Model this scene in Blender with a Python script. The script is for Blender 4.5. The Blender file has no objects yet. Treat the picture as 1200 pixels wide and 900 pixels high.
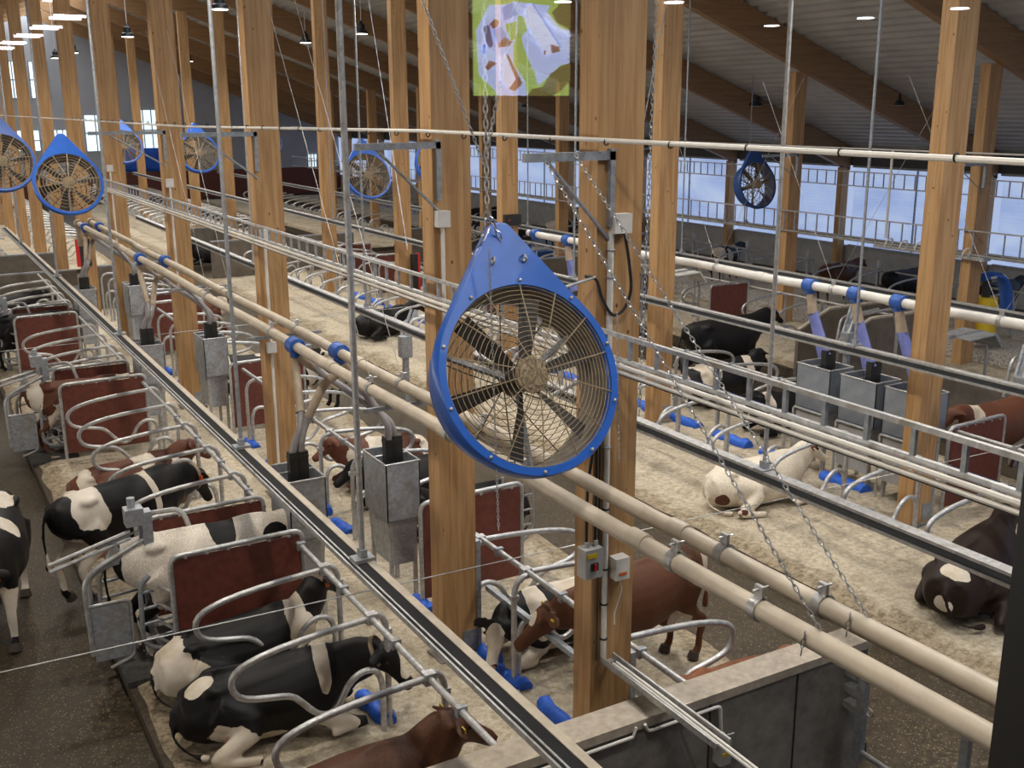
import bpy, math, random
from math import sin, cos, pi, radians
from mathutils import Vector, Matrix, noise as mnoise

SC = bpy.context.scene
COL = SC.collection

# ------------------------------------------------------------------ camera
FPX, YAW, PIT, ROL, H = 1244.87, radians(29.914), radians(14.5746), radians(-0.2716), 5.6
cy, sy, cp, sp = cos(YAW), sin(YAW), cos(PIT), sin(PIT)
fw = Vector((sy*cp, cy*cp, -sp)); rt = Vector((cy, -sy, 0)); up = rt.cross(fw)
r2 = rt*cos(ROL) + up*sin(ROL); u2 = -rt*sin(ROL) + up*cos(ROL)
cam_d = bpy.data.cameras.new('camera'); cam = bpy.data.objects.new('camera', cam_d); COL.objects.link(cam)
M = Matrix((r2, u2, -fw)).transposed().to_4x4(); M.translation = Vector((0, 0, H)); cam.matrix_world = M
cam_d.sensor_width = 36; cam_d.lens = 36*FPX/1200; cam_d.clip_start = 0.05; cam_d.clip_end = 300
SC.camera = cam
SC.view_settings.view_transform = 'Standard'; SC.view_settings.look = 'None'
SC.view_settings.gamma = 1.0; SC.view_settings.use_curve_mapping = False
SC.view_settings.exposure = -0.06
w = bpy.data.worlds.new('sky'); SC.world = w; w.use_nodes = True
w.node_tree.nodes['Background'].inputs[0].default_value = (0.55, 0.68, 1.0, 1); w.node_tree.nodes['Background'].inputs[1].default_value = 0.9
E_WINDOW, E_SKYLIGHT, E_LAMP, LAMP_W = 1.05, 4.6, 9.0, 150.0
BAY = 5.65
YG = [3.55 + BAY*k for k in range(0, 13)]          # roof bay grid
RIDGE = 8.1
def beam_z(X): return 3.6 + 0.37*(28.0 - abs(X - RIDGE) - RIDGE)

# ------------------------------------------------------------------ materials
MATS = {}
def nt(name):
    m = bpy.data.materials.new(name); m.use_nodes = True
    t = m.node_tree; b = t.nodes['Principled BSDF']
    MATS[name] = m
    return m, t, b
def N(t, typ, **kw):
    n = t.nodes.new(typ)
    for k, v in kw.items():
        if isinstance(k, str) and hasattr(n, k): setattr(n, k, v)
    return n
def setin(n, **kw):
    for k, v in kw.items(): n.inputs[k.replace('_', ' ')].default_value = v
def ramp(t, fac, stops):
    r = t.nodes.new('ShaderNodeValToRGB'); els = r.color_ramp.elements
    while len(els) < len(stops): els.new(0.5)
    for e, (p, c) in zip(els, stops): e.position = p; e.color = (*c, 1) if len(c) == 3 else c
    t.links.new(fac, r.inputs[0]); return r.outputs[0]
def noise_tex(t, scale, detail=4, rough=0.55, vec=None, dist=0.0):
    n = t.nodes.new('ShaderNodeTexNoise'); n.inputs['Scale'].default_value = scale; n.inputs['Detail'].default_value = detail
    n.inputs['Roughness'].default_value = rough; n.inputs['Distortion'].default_value = dist
    if vec is not None: t.links.new(vec, n.inputs['Vector'])
    return n.outputs['Fac']
def mapped(t, scale=(1, 1, 1), coord='Object'):
    tc = t.nodes.new('ShaderNodeTexCoord'); mp = t.nodes.new('ShaderNodeMapping'); mp.inputs['Scale'].default_value = scale
    t.links.new(tc.outputs[coord], mp.inputs['Vector']); return mp.outputs['Vector']
def mix(t, fac, a, b, mode='MIX'):
    m = t.nodes.new('ShaderNodeMix'); m.data_type = 'RGBA'; m.blend_type = mode
    for sock, v in ((m.inputs[0], fac), (m.inputs[6], a), (m.inputs[7], b)):
        if hasattr(v, 'is_output'): t.links.new(v, sock)
        else: sock.default_value = (*v, 1) if isinstance(v, tuple) and len(v) == 3 else v
    return m.outputs[2]
def math_(t, op, a, b=None, c=None):
    m = t.nodes.new('ShaderNodeMath'); m.operation = op
    for i, v in enumerate((a, b, c)):
        if v is None: continue
        if hasattr(v, 'is_output'): t.links.new(v, m.inputs[i])
        else: m.inputs[i].default_value = v
    return m.outputs[0]
def bump(t, b, h, strength=0.3, dist=0.02):
    bn = t.nodes.new('ShaderNodeBump'); bn.inputs['Strength'].default_value = strength; bn.inputs['Distance'].default_value = dist
    t.links.new(h, bn.inputs['Height']); t.links.new(bn.outputs[0], b.inputs['Normal'])
def simple(name, col, rough=0.5, metal=0.0, var=0.12, scale=6.0, bumpy=0.0, coat=0.0):
    m, t, b = nt(name)
    v = mapped(t)
    f = noise_tex(t, scale, 4, 0.6, v)
    lo = tuple(c*(1-var) for c in col); hi = tuple(min(1, c*(1+var)) for c in col)
    t.links.new(ramp(t, f, [(0.3, lo), (0.7, hi)]), b.inputs['Base Color'])
    b.inputs['Roughness'].default_value = rough; b.inputs['Metallic'].default_value = metal
    if coat: b.inputs['Coat Weight'].default_value = coat
    if bumpy: bump(t, b, f, bumpy, 0.01)
    return m
def emis(name, col, strength):
    m, t, b = nt(name)
    b.inputs['Base Color'].default_value = (*col, 1); b.inputs['Emission Color'].default_value = (*col, 1); b.inputs['Emission Strength'].default_value = strength
    return m

def wood(name, base, dark, axis='z'):
    m, t, b = nt(name)
    s = {'z': (7, 7, 0.35), 'x': (0.35, 7, 7)}[axis]
    v = mapped(t, s)
    g = noise_tex(t, 3.0, 5, 0.6, v, 0.4)
    lam = mapped(t, (1, 1, 1))
    sep = t.nodes.new('ShaderNodeSeparateXYZ'); t.links.new(lam, sep.inputs[0])
    if axis == 'z':
        q = math_(t, 'SNAP', math_(t, 'ADD', sep.outputs[0], sep.outputs[1]), 0.045)
    else:
        q = math_(t, 'SNAP', sep.outputs[2], 0.045)
    wn = t.nodes.new('ShaderNodeTexWhiteNoise'); wn.noise_dimensions = '1D'; t.links.new(q, wn.inputs['W'])
    c = ramp(t, g, [(0.36, dark), (0.58, base)])
    c = mix(t, math_(t, 'MULTIPLY', wn.outputs[0], 0.22), c, dark)
    vo = t.nodes.new('ShaderNodeTexVoronoi'); vo.inputs['Scale'].default_value = 4.4; vo.inputs['Randomness'].default_value = 1.0
    t.links.new(mapped(t, (1.5, 1.5, 1.0) if axis == 'z' else (1.0, 1.5, 1.5)), vo.inputs['Vector'])
    k = ramp(t, vo.outputs['Distance'], [(0.05, (1, 1, 1)), (0.10, (0, 0, 0))])
    c = mix(t, k, c, (dark[0]*0.3, dark[1]*0.25, dark[2]*0.25))
    t.links.new(c, b.inputs['Base Color']); b.inputs['Roughness'].default_value = 0.55
    bump(t, b, g, 0.12, 0.004)
    return m
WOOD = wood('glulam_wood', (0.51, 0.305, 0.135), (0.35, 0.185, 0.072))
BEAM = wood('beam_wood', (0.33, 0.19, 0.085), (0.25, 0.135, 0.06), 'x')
def galv(name, col, rough=0.38, metal=0.75):
    m, t, b = nt(name)
    vo = t.nodes.new('ShaderNodeTexVoronoi'); vo.inputs['Scale'].default_value = 26; t.links.new(mapped(t), vo.inputs['Vector'])
    f = noise_tex(t, 5, 5, 0.65, mapped(t))
    sep = t.nodes.new('ShaderNodeSeparateColor'); t.links.new(vo.outputs['Color'], sep.inputs[0])
    c = ramp(t, sep.outputs[0], [(0, tuple(x*0.82 for x in col)), (1, tuple(x*1.12 for x in col))])
    c = mix(t, ramp(t, f, [(0.52, (0, 0, 0)), (0.72, (0.75,)*3)]), c, (0.30, 0.25, 0.18))
    t.links.new(c, b.inputs['Base Color']); b.inputs['Metallic'].default_value = metal
    t.links.new(ramp(t, f, [(0.3, (rough,)*3), (0.7, (rough+0.25,)*3)]), b.inputs['Roughness'])
    return m
GALV = galv('galvanised_steel', (0.52, 0.52, 0.52))
GALVD = galv('weathered_galvanised_steel', (0.36, 0.38, 0.41), 0.5, 0.6)
SHEET = galv('galvanised_sheet', (0.40, 0.42, 0.45), 0.42, 0.55)
CHAIN = simple('chain_steel', (0.55, 0.56, 0.58), 0.35, 0.85)
CONC = simple('concrete', (0.20, 0.185, 0.165), 0.85, 0, 0.22, 9, 0.25)
CAP = simple('concrete_cap', (0.42, 0.36, 0.29), 0.85, 0, 0.2, 14, 0.3)
CONCP = simple('concrete_panel', (0.15, 0.125, 0.10), 0.85, 0, 0.2, 4, 0.2)
PLINTH = simple('grey_concrete_wall', (0.34, 0.335, 0.33), 0.85, 0, 0.12, 3, 0.2)
REDB = simple('red_brown_board', (0.135, 0.036, 0.024), 0.5, 0, 0.25, 12, 0.1)
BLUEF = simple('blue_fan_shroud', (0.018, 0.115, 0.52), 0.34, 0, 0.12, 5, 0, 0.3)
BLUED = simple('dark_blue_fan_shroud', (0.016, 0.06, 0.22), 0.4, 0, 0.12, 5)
BLUEP = simple('blue_plastic', (0.02, 0.12, 0.62), 0.5, 0, 0.25, 18, 0.2)
COUP = simple('blue_coupling', (0.03, 0.11, 0.42), 0.4, 0, 0.2, 20)
FLUE = simple('inside_of_shroud', (0.17, 0.14, 0.11), 0.6, 0, 0.3, 9)
WIRE = simple('dusty_grille_wire', (0.36, 0.28, 0.18), 0.6, 0.2, 0.3, 30)
WIRED = simple('dark_wire', (0.035, 0.03, 0.028), 0.6)
PIPE = simple('dusty_plastic_pipe', (0.53, 0.455, 0.36), 0.42, 0, 0.16, 4)
PIPEW = simple('white_plastic_pipe', (0.74, 0.71, 0.66), 0.4, 0, 0.08, 4)
HOSE = simple('ribbed_hose', (0.36, 0.28, 0.20), 0.6, 0, 0.2, 9)
HOSEG = simple('grey_tube', (0.26, 0.24, 0.24), 0.4, 0, 0.15, 7)
SLEEVE = simple('blue_sleeve', (0.17, 0.20, 0.50), 0.45, 0, 0.15, 9)
BLACKP = simple('black_plastic', (0.022, 0.020, 0.018), 0.45, 0, 0.4, 8)
WHITEP = simple('white_plastic_box', (0.66, 0.64, 0.60), 0.5)
GREYP = simple('grey_plastic_box', (0.42, 0.42, 0.41), 0.5)
RAILTOP = simple('dusty_rail_top', (0.50, 0.43, 0.34), 0.6, 0.1, 0.15, 8)
RAILBLK = simple('rail_black_groove', (0.010, 0.010, 0.011), 0.95)
RAILWEB = simple('rail_web', (0.10, 0.11, 0.125), 0.5, 0.4)
SHEETB = simple('blue_grey_sheet', (0.27, 0.30, 0.345), 0.45, 0.4, 0.15, 5)
REDP = simple('red_paint', (0.55, 0.02, 0.02), 0.45)
YEL = simple('yellow_plastic', (0.72, 0.50, 0.02), 0.5)
ORG = simple('orange_tag', (0.62, 0.11, 0.02), 0.5)
LAMPB = simple('lamp_body', (0.04, 0.045, 0.05), 0.4, 0.5)
SPECKG = simple('speckled_grey', (0.40, 0.37, 0.33), 0.9, 0, 0.7, 22, 0.5)
HOOF = simple('hoof_horn', (0.05, 0.035, 0.025), 0.6, 0, 0.3, 20)
EYE = simple('cow_eye', (0.01, 0.008, 0.006), 0.12)
FRAMEB = simple('black_window_frame', (0.012, 0.012, 0.013), 0.4)
FRAMES = simple('grey_window_gasket', (0.13, 0.13, 0.13), 0.4, 0.5)
ROOMD = simple('dark_room_wall', (0.020, 0.014, 0.010), 0.9)
DARKW = simple('dark_cladding', (0.075, 0.078, 0.085), 0.7, 0, 0.1, 1.0)
LIGHTW = simple('pale_cladding', (0.42, 0.43, 0.46), 0.6, 0, 0.06, 0.7)
MUZZ = None
LAMPE = emis('lamp_glass', (1.0, 0.95, 0.85), E_LAMP)
SKYE = emis('ridge_skylight_glow', (0.90, 0.95, 1.0), E_SKYLIGHT)
TUBEE = emis('fluorescent_tube_glow', (0.92, 0.95, 1.0), 15.0)
WINE = emis('daylit_gable_window', (0.75, 0.88, 0.95), 1.3)
GREENE = emis('window_with_greenery', (0.45, 0.62, 0.45), 0.8)

def deck_mat():
    m, t, b = nt('roof_deck'); f = noise_tex(t, 1.2, 3, 0.5, mapped(t))
    t.links.new(ramp(t, f, [(0.3, (0.40, 0.40, 0.40)), (0.7, (0.50, 0.50, 0.50))]), b.inputs['Base Color'])
    b.inputs['Roughness'].default_value = 0.5; b.inputs['Metallic'].default_value = 0.15
    return m
DECK = deck_mat()
def bed_mat():
    m, t, b = nt('sawdust_bedding')
    v = mapped(t)
    a = noise_tex(t, 1.3, 6, 0.62, v, 0.3); f = noise_tex(t, 13, 6, 0.75, v); s = noise_tex(t, 75, 3, 0.7, v)
    c = ramp(t, f, [(0.30, (0.34, 0.265, 0.175)), (0.48, (0.57, 0.48, 0.345)), (0.66, (0.74, 0.67, 0.55))])
    c = mix(t, ramp(t, a, [(0.52, (0, 0, 0)), (0.70, (0.75,)*3)]), c, (0.27, 0.22, 0.155))
    c = mix(t, ramp(t, s, [(0.33, (0.85,)*3), (0.41, (0, 0, 0))]), c, (0.15, 0.10, 0.055))
    at = t.nodes.new('ShaderNodeAttribute'); at.attribute_name = 'trodden'
    n2 = noise_tex(t, 2.6, 6, 0.7, v, 0.8)
    dm = math_(t, 'ADD', math_(t, 'MULTIPLY', at.outputs['Fac'], 0.55), math_(t, 'SUBTRACT', n2, 0.52))
    c = mix(t, ramp(t, dm, [(0.10, (0, 0, 0)), (0.34, (0.8,)*3)]), c, mix(t, ramp(t, f, [(0.38, (0, 0, 0)), (0.6, (1, 1, 1))]), (0.12, 0.085, 0.045), (0.42, 0.33, 0.21)))
    n3 = noise_tex(t, 1.7, 5, 0.7, mapped(t, (1.3, 1, 1)), 1.2)
    c = mix(t, ramp(t, n3, [(0.60, (0, 0, 0)), (0.70, (0.6,)*3)]), c, (0.20, 0.15, 0.10))
    t.links.new(c, b.inputs['Base Color']); b.inputs['Roughness'].default_value = 0.95
    h = math_(t, 'ADD', f, math_(t, 'MULTIPLY', s, 0.35)); bump(t, b, h, 0.95, 0.04)
    return m
BED = bed_mat()
def alley_mat():
    m, t, b = nt('wet_alley_floor')
    v = mapped(t)
    a = noise_tex(t, 0.7, 5, 0.6, v, 0.5); f = noise_tex(t, 16, 8, 0.85, v)
    vo = t.nodes.new('ShaderNodeTexVoronoi'); vo.inputs['Scale'].default_value = 30; t.links.new(v, vo.inputs['Vector'])
    c = ramp(t, f, [(0.38, (0.013, 0.009, 0.004)), (0.52, (0.050, 0.034, 0.017)), (0.66, (0.15, 0.11, 0.062))])
    c = mix(t, ramp(t, a, [(0.45, (0, 0, 0)), (0.65, (0.8,)*3)]), c, (0.036, 0.025, 0.012))
    c = mix(t, ramp(t, vo.outputs['Distance'], [(0.12, (0.8,)*3), (0.24, (0, 0, 0))]), c, (0.36, 0.31, 0.23))
    t.links.new(c, b.inputs['Base Color'])
    t.links.new(ramp(t, f, [(0.35, (0.30,)*3), (0.65, (0.65,)*3)]), b.inputs['Roughness']); b.inputs['Specular IOR Level'].default_value = 0.35
    bump(t, b, f, 0.35, 0.02)
    return m
ALLEY = alley_mat()
MUD = simple('muddy_kerb', (0.06, 0.042, 0.026), 0.75, 0, 0.6, 16, 0.7)
RUBBER = simple('worn_rubber_mat', (0.045, 0.042, 0.04), 0.6, 0, 0.5, 14, 0.5)
def curtain_mat(name, es):
    m, t, b = nt(name)
    v = mapped(t, (1, 0.35, 1.0)); f = noise_tex(t, 1.1, 3, 0.5, v)
    sep = t.nodes.new('ShaderNodeSeparateXYZ'); t.links.new(mapped(t), sep.inputs[0])
    wv = math_(t, 'SINE', math_(t, 'MULTIPLY', sep.outputs[2], 55))
    f2 = math_(t, 'ADD', f, math_(t, 'MULTIPLY', wv, 0.02))
    c = ramp(t, f2, [(0.3, (0.37, 0.50, 0.86)), (0.7, (0.56, 0.70, 1.0))])
    t.links.new(c, b.inputs['Base Color']); t.links.new(c, b.inputs['Emission Color']); b.inputs['Emission Strength'].default_value = es
    return m
CURT = curtain_mat('daylit_curtain', E_WINDOW*0.72); GLOWL = emis('unseen_left_curtain_glow', (1.0, 0.93, 0.84), 2.7)  # second one: warm glow added for more light from the left
def pane_mat():
    m, t, b = nt('viewing_glass'); t.nodes.remove(b); out = t.nodes['Material Output']
    tr = t.nodes.new('ShaderNodeBsdfTransparent'); gl = t.nodes.new('ShaderNodeBsdfGlossy'); gl.inputs['Roughness'].default_value = 0.0
    mx = t.nodes.new('ShaderNodeMixShader'); mx.inputs[0].default_value = 0.075
    t.links.new(tr.outputs[0], mx.inputs[1]); t.links.new(gl.outputs[0], mx.inputs[2]); t.links.new(mx.outputs[0], out.inputs[0])
    return m
PANE = pane_mat()

def coat_mat(name, dark, light, blobs, pink=None, wob=0.30, inv=False, seed=0.0):
    """animal coat: 'light' patches where any blob (centre, radii) reaches, ragged edge by noise"""
    m, t, b = nt(name)
    tc = t.nodes.new('ShaderNodeTexCoord'); pos = tc.outputs['Object']
    mp = t.nodes.new('ShaderNodeMapping'); mp.inputs['Location'].default_value = (seed, seed*0.7, 0); t.links.new(pos, mp.inputs['Vector'])
    nz = noise_tex(t, 4.5, 2, 0.5, mp.outputs['Vector']); nf = noise_tex(t, 34, 3, 0.7, mp.outputs['Vector'])
    def field(bl):
        best = None
        for c, r in bl:
            sub = t.nodes.new('ShaderNodeVectorMath'); sub.operation = 'SUBTRACT'; t.links.new(pos, sub.inputs[0]); sub.inputs[1].default_value = c
            mul = t.nodes.new('ShaderNodeVectorMath'); mul.operation = 'DIVIDE'; t.links.new(sub.outputs[0], mul.inputs[0]); mul.inputs[1].default_value = r
            ln = t.nodes.new('ShaderNodeVectorMath'); ln.operation = 'LENGTH'; t.links.new(mul.outputs[0], ln.inputs[0])
            best = ln.outputs['Value'] if best is None else math_(t, 'MINIMUM', best, ln.outputs['Value'])
        return best
    fine = noise_tex(t, 60, 3, 0.6, pos)
    dk = ramp(t, fine, [(0.3, tuple(c*0.75 for c in dark)), (0.7, tuple(c*1.3 for c in dark))])
    big = noise_tex(t, 2.5, 4, 0.6, pos)
    lt = ramp(t, big, [(0.35, (light[0]*0.72, light[1]*0.66, light[2]*0.56)), (0.6, light)])
    col = dk
    if blobs:
        d = field(blobs)
        d = math_(t, 'ADD', d, math_(t, 'MULTIPLY', math_(t, 'SUBTRACT', nz, 0.5), wob*3))
        d = math_(t, 'ADD', d, math_(t, 'MULTIPLY', math_(t, 'SUBTRACT', nf, 0.5), wob*0.5))
        fac = ramp(t, d, [(0.985, (1, 1, 1)), (1.015, (0, 0, 0))])
        col = mix(t, fac, dk, lt)
    if pink:
        d = field(pink); fac = ramp(t, d, [(0.85, (1, 1, 1)), (1.1, (0, 0, 0))]); col = mix(t, fac, col, (0.42, 0.24, 0.18))
    t.links.new(col, b.inputs['Base Color']); b.inputs['Roughness'].default_value = 0.5
    b.inputs['Specular IOR Level'].default_value = 0.22
    bump(t, b, fine, 0.15, 0.004)
    return m

# ------------------------------------------------------------------ mesh builder
class MB:
    def __init__(s): s.v = []; s.f = []; s.m = []; s.mi = 0
    def add(s, vs, fs):
        o = len(s.v); s.v += [tuple(v) for v in vs]; s.f += [tuple(i+o for i in f) for f in fs]; s.m += [s.mi]*len(fs)
    def box(s, a, b):
        x0, y0, z0 = a; x1, y1, z1 = b
        s.add([(x0, y0, z0), (x1, y0, z0), (x1, y1, z0), (x0, y1, z0), (x0, y0, z1), (x1, y0, z1), (x1, y1, z1), (x0, y1, z1)],
              [(0, 3, 2, 1), (4, 5, 6, 7), (0, 1, 5, 4), (1, 2, 6, 5), (2, 3, 7, 6), (3, 0, 4, 7)])
        return s
    def cbox(s, c, d): return s.box([c[i]-d[i]/2 for i in range(3)], [c[i]+d[i]/2 for i in range(3)])
    def prism(s, pts, y0, y1, axis='y'):
        """pts: outline (x,z) extruded along y (or (y,z) along x, (x,y) along z)"""
        n = len(pts)
        f = {'y': lambda p, t: (p[0], t, p[1]), 'x': lambda p, t: (t, p[0], p[1]), 'z': lambda p, t: (p[0], p[1], t)}[axis]
        s.add([f(p, y0) for p in pts] + [f(p, y1) for p in pts],
              [tuple(range(n))[::-1], tuple(range(n, 2*n))] + [(i, (i+1) % n, (i+1) % n+n, i+n) for i in range(n)])
        return s
    def tube(s, pts, r, n=8, caps=True, flat=None):
        pts = [Vector(p) for p in pts]; k = len(pts)
        rs = r if isinstance(r, (list, tuple)) else [r]*k
        T = []
        for i in range(k):
            a = pts[max(i-1, 0)]; b = pts[min(i+1, k-1)]
            d = (b-a); T.append(d.normalized() if d.length > 1e-9 else Vector((0, 0, 1)))
        ref = Vector((0, 0, 1)) if abs(T[0].z) < 0.9 else Vector((1, 0, 0))
        nrm = (ref - T[0]*ref.dot(T[0])).normalized()
        vs = []
        for i in range(k):
            nrm = (nrm - T[i]*nrm.dot(T[i])).normalized(); bi = T[i].cross(nrm)
            for j in range(n):
                a = 2*pi*j/n
                rr = rs[i]
                if isinstance(rr, (tuple, list)): vs.append(pts[i] + nrm*cos(a)*rr[0] + bi*sin(a)*rr[1])
                else: vs.append(pts[i] + nrm*cos(a)*rr + bi*sin(a)*rr)
        fs = [(i*n+j, i*n+(j+1) % n, (i+1)*n+(j+1) % n, (i+1)*n+j) for i in range(k-1) for j in range(n)]
        if caps: fs += [tuple(range(n))[::-1], tuple((k-1)*n+j for j in range(n))]
        s.add(vs, fs); return s
    def loft(s, secs, n=20):
        """secs: list of (centre, half-side vec, half-up vec, pinch)"""
        vs = []
        for c, a, b, pin in secs:
            c = Vector(c); a = Vector(a); b = Vector(b)
            for j in range(n):
                t = 2*pi*j/n; cs, sn = cos(t), sin(t)
                k = 1 - pin*max(0, sn)**1.5
                cs2 = math.copysign(abs(cs)**0.85, cs); sn2 = math.copysign(abs(sn)**0.85, sn)
                vs.append(c + a*cs2*k + b*sn2)
        K = len(secs)
        fs = [(i*n+j, i*n+(j+1) % n, (i+1)*n+(j+1) % n, (i+1)*n+j) for i in range(K-1) for j in range(n)]
        fs += [tuple(range(n))[::-1], tuple((K-1)*n+j for j in range(n))]
        s.add(vs, fs); return s
    def ball(s, c, r, nu=14, nv=9, rot=None):
        vs = []; c = Vector(c); r = (r, r, r) if not isinstance(r, (tuple, list)) else r
        for i in range(1, nv):
            ph = pi*i/nv
            for j in range(nu):
                th = 2*pi*j/nu; p = Vector((r[0]*sin(ph)*cos(th), r[1]*sin(ph)*sin(th), r[2]*cos(ph)))
                if rot is not None: p = rot @ p
                vs.append(c+p)
        t = Vector((0, 0, r[2])); 
        if rot is not None: t = rot @ t
        vs += [c+t, c-t]; a = len(vs)-2
        fs = [(i*nu+j, (i+1)*nu+j, (i+1)*nu+(j+1) % nu, i*nu+(j+1) % nu) for i in range(nv-2) for j in range(nu)]
        fs += [(a, j, (j+1) % nu) for j in range(nu)] + [(a+1, (nv-2)*nu+(j+1) % nu, (nv-2)*nu+j) for j in range(nu)]
        s.add(vs, fs); return s
    def ring(s, c, R, r, axis, n=32, m=8, sq=None):
        """torus; sq=(radial half, axial half) makes a rounded band"""
        ax = Vector(axis).normalized(); u = ax.orthogonal().normalized(); v = ax.cross(u); c = Vector(c); vs = []
        for i in range(n):
            d = u*cos(2*pi*i/n) + v*sin(2*pi*i/n)
            for j in range(m):
                a = 2*pi*j/m
                rr, aa = (r*cos(a), r*sin(a)) if sq is None else (sq[0]*math.copysign(abs(cos(a))**.6, cos(a)), sq[1]*math.copysign(abs(sin(a))**.6, sin(a)))
                vs.append(c + d*(R+rr) + ax*aa)
        fs = [(i*m+j, i*m+(j+1) % m, ((i+1) % n)*m+(j+1) % m, ((i+1) % n)*m+j) for i in range(n) for j in range(m)]
        s.add(vs, fs); return s
    def mesh(s, name, mats, smooth=True):
        me = bpy.data.meshes.new(name); me.from_pydata(s.v, [], s.f)
        for m in (mats if isinstance(mats, (list, tuple)) else [mats]): me.materials.append(m)
        me.polygons.foreach_set('material_index', s.m)
        if smooth is True:
            me.polygons.foreach_set('use_smooth', [True]*len(s.f))
            me.set_sharp_from_angle(angle=radians(40))
        me.update(); return me
    def build(s, name, mats, parent=None, loc=(0, 0, 0), rz=0, smooth=True, **props):
        o = bpy.data.objects.new(name, s.mesh(name, mats, smooth)); COL.objects.link(o)
        o.location = loc; o.rotation_euler = (0, 0, rz)
        if parent is not None: o.parent = parent
        for k, v in props.items(): o[k] = v
        return o
def tag(o, label, cat, group=None, kind=None):
    if kind: o['kind'] = kind
    if label: o['label'] = label
    if cat: o['category'] = cat
    if group: o['group'] = group
    return o
def empty(name, loc=(0, 0, 0), rz=0):
    o = bpy.data.objects.new(name, None); COL.objects.link(o); o.location = loc; o.rotation_euler = (0, 0, rz); o.empty_display_size = 0.2
    return o
def struct(o): o['kind'] = 'structure'; return o
def copy_tree(o, parent=None):
    c = o.copy(); COL.objects.link(c); c.parent = parent
    for ch in o.children: copy_tree(ch, c)
    return c
def rnd_path(pts, r=0.12, k=4):
    pts = [Vector(p) for p in pts]; out = [pts[0]]
    for i in range(1, len(pts)-1):
        a, b, c = pts[i-1], pts[i], pts[i+1]
        ra = min(r, (a-b).length*0.49); rc = min(r, (c-b).length*0.49)
        p0 = b + (a-b).normalized()*ra; p1 = b + (c-b).normalized()*rc
        for j in range(k+1):
            t = j/k; out.append(p0*(1-t)**2 + b*2*t*(1-t) + p1*t*t)
    out.append(pts[-1]); return out
def smooth_path(pts, k=3):
    pts = [Vector(p) for p in pts]; out = []
    for i in range(len(pts)-1):
        p0 = pts[max(i-1, 0)]; p1 = pts[i]; p2 = pts[i+1]; p3 = pts[min(i+2, len(pts)-1)]
        for j in range(k):
            t = j/k
            out.append(0.5*((2*p1) + (p2-p0)*t + (2*p0-5*p1+4*p2-p3)*t*t + (-p0+3*p1-3*p2+p3)*t**3))
    out.append(pts[-1]); return out

# ------------------------------------------------------------------ structure: floor, walls, roof
YEND = 74.0; XL, XR = -12.1, 28.3
struct(MB().box((XL, -6, -0.35), (XR, YEND, -0.2)).build('floor', ALLEY))
def bed(x0, x1, y0, y1, name='bedding_platform'):
    nx = max(2, int((x1-x0)/0.12)); 
    o = MB()
    ny = max(2, int((min(y1, 24)-y0)/0.12)) if y0 < 24 else 0
    ys = [y0 + (min(y1, 24)-y0)*j/ny for j in range(ny+1)] if ny else [y0]
    y = ys[-1]
    while y < y1-0.01: y = min(y1, y+1.2); ys.append(y)
    vs = []; tr = []; NX = nx+1
    for y in ys:
        for i in range(NX):
            x = x0 + (x1-x0)*i/nx
            e = min(x-x0, x1-x, y-y0, y1-y)
            edge = min(1.0, e/0.25)
            h = 0.05*mnoise.noise(Vector((x*0.9, y*0.9, 3))) + 0.028*mnoise.noise(Vector((x*3.1, y*3.1, 7))) + 0.012*mnoise.noise(Vector((x*9, y*9, 1)))
            wob = 0.05*mnoise.noise(Vector((y*2.3, x0, 5))) if e < 1e-6 else 0
            tr.append(max(0.0, 1-e/0.5) if min(x-x0, x1-x) < .8 else 0.0)
            vs.append((x + (wob if abs(x-x0) < 1e-6 or abs(x-x1) < 1e-6 else 0), y, -0.045*(1-edge)*(1) + h*edge - 0.005))
    fs = [(j*NX+i, j*NX+i+1, (j+1)*NX+i+1, (j+1)*NX+i) for j in range(len(ys)-1) for i in range(nx)]
    o.add(vs, fs)
    ob = struct(o.build(name, BED)); ob.data.attributes.new('trodden', 'FLOAT', 'POINT').data.foreach_set('value', tr)
    return ob
def kerb(x0, x1, y0, y1):
    return struct(MB().box((x0, y0, -0.21), (x1, y1, -0.06)).build('kerb_step', MUD))
ISL = [(1.5, 7.05), (9.05, 14.6), (16.9, 20.9), (22.2, 25.2)]
for i, (x0, x1) in enumerate(ISL):
    segs = [(5.85 if i == 0 else -2.0, 32.5 if i < 1 else 36.7), (41.5, 70)]
    for (a, b_) in segs:
        bed(x0, x1, a, b_); kerb(x0-0.06, x1+0.06, a-0.04 if i else a, b_+0.05)
bed(-6.6, -1.1, -2, 70); kerb(-6.7, -1.04, -2, 70)
# rubber mat at the feed station entrance
struct(MB().box((1.42, 10.25, -0.05), (2.15, 11.35, 0.012)).build('rubber_mat', RUBBER))
struct(MB().box((1.42, 18.2, -0.05), (2.15, 19.35, 0.012)).build('rubber_mat', RUBBER))
# side wall with daylit curtain
wr = MB(); wr.box((XR, -6, -0.35), (XR+0.2, YEND, 0.95)); wr.mi = 1; wr.box((XR, -6, 3.66), (XR+0.2, YEND, 4.7))
struct(wr.build('wall_right', [PLINTH, DARKW]))
k = 0
wy = [-6] + [y for y in YG] + [YEND]
for a, b_ in zip(wy[:-1], wy[1:]):
    if b_-a < 1: continue
    k += 1
    o = struct(MB().box((XR+0.08, a+0.22, 0.95), (XR+0.12, b_-0.22, 3.66)).build('window_%d' % k, CURT))
    fr = MB(); fr.box((XR-0.03, a+0.2, 0.93), (XR+0.14, b_-0.2, 1.0)); fr.box((XR-0.03, a+0.2, 3.6), (XR+0.14, b_-0.2, 3.67))
    fr.box((XR+0.02, (a+b_)/2-0.02, 1.0), (XR+0.075, (a+b_)/2+0.02, 3.6))
    fr.build('window_frame', GALVD, o)
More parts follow.
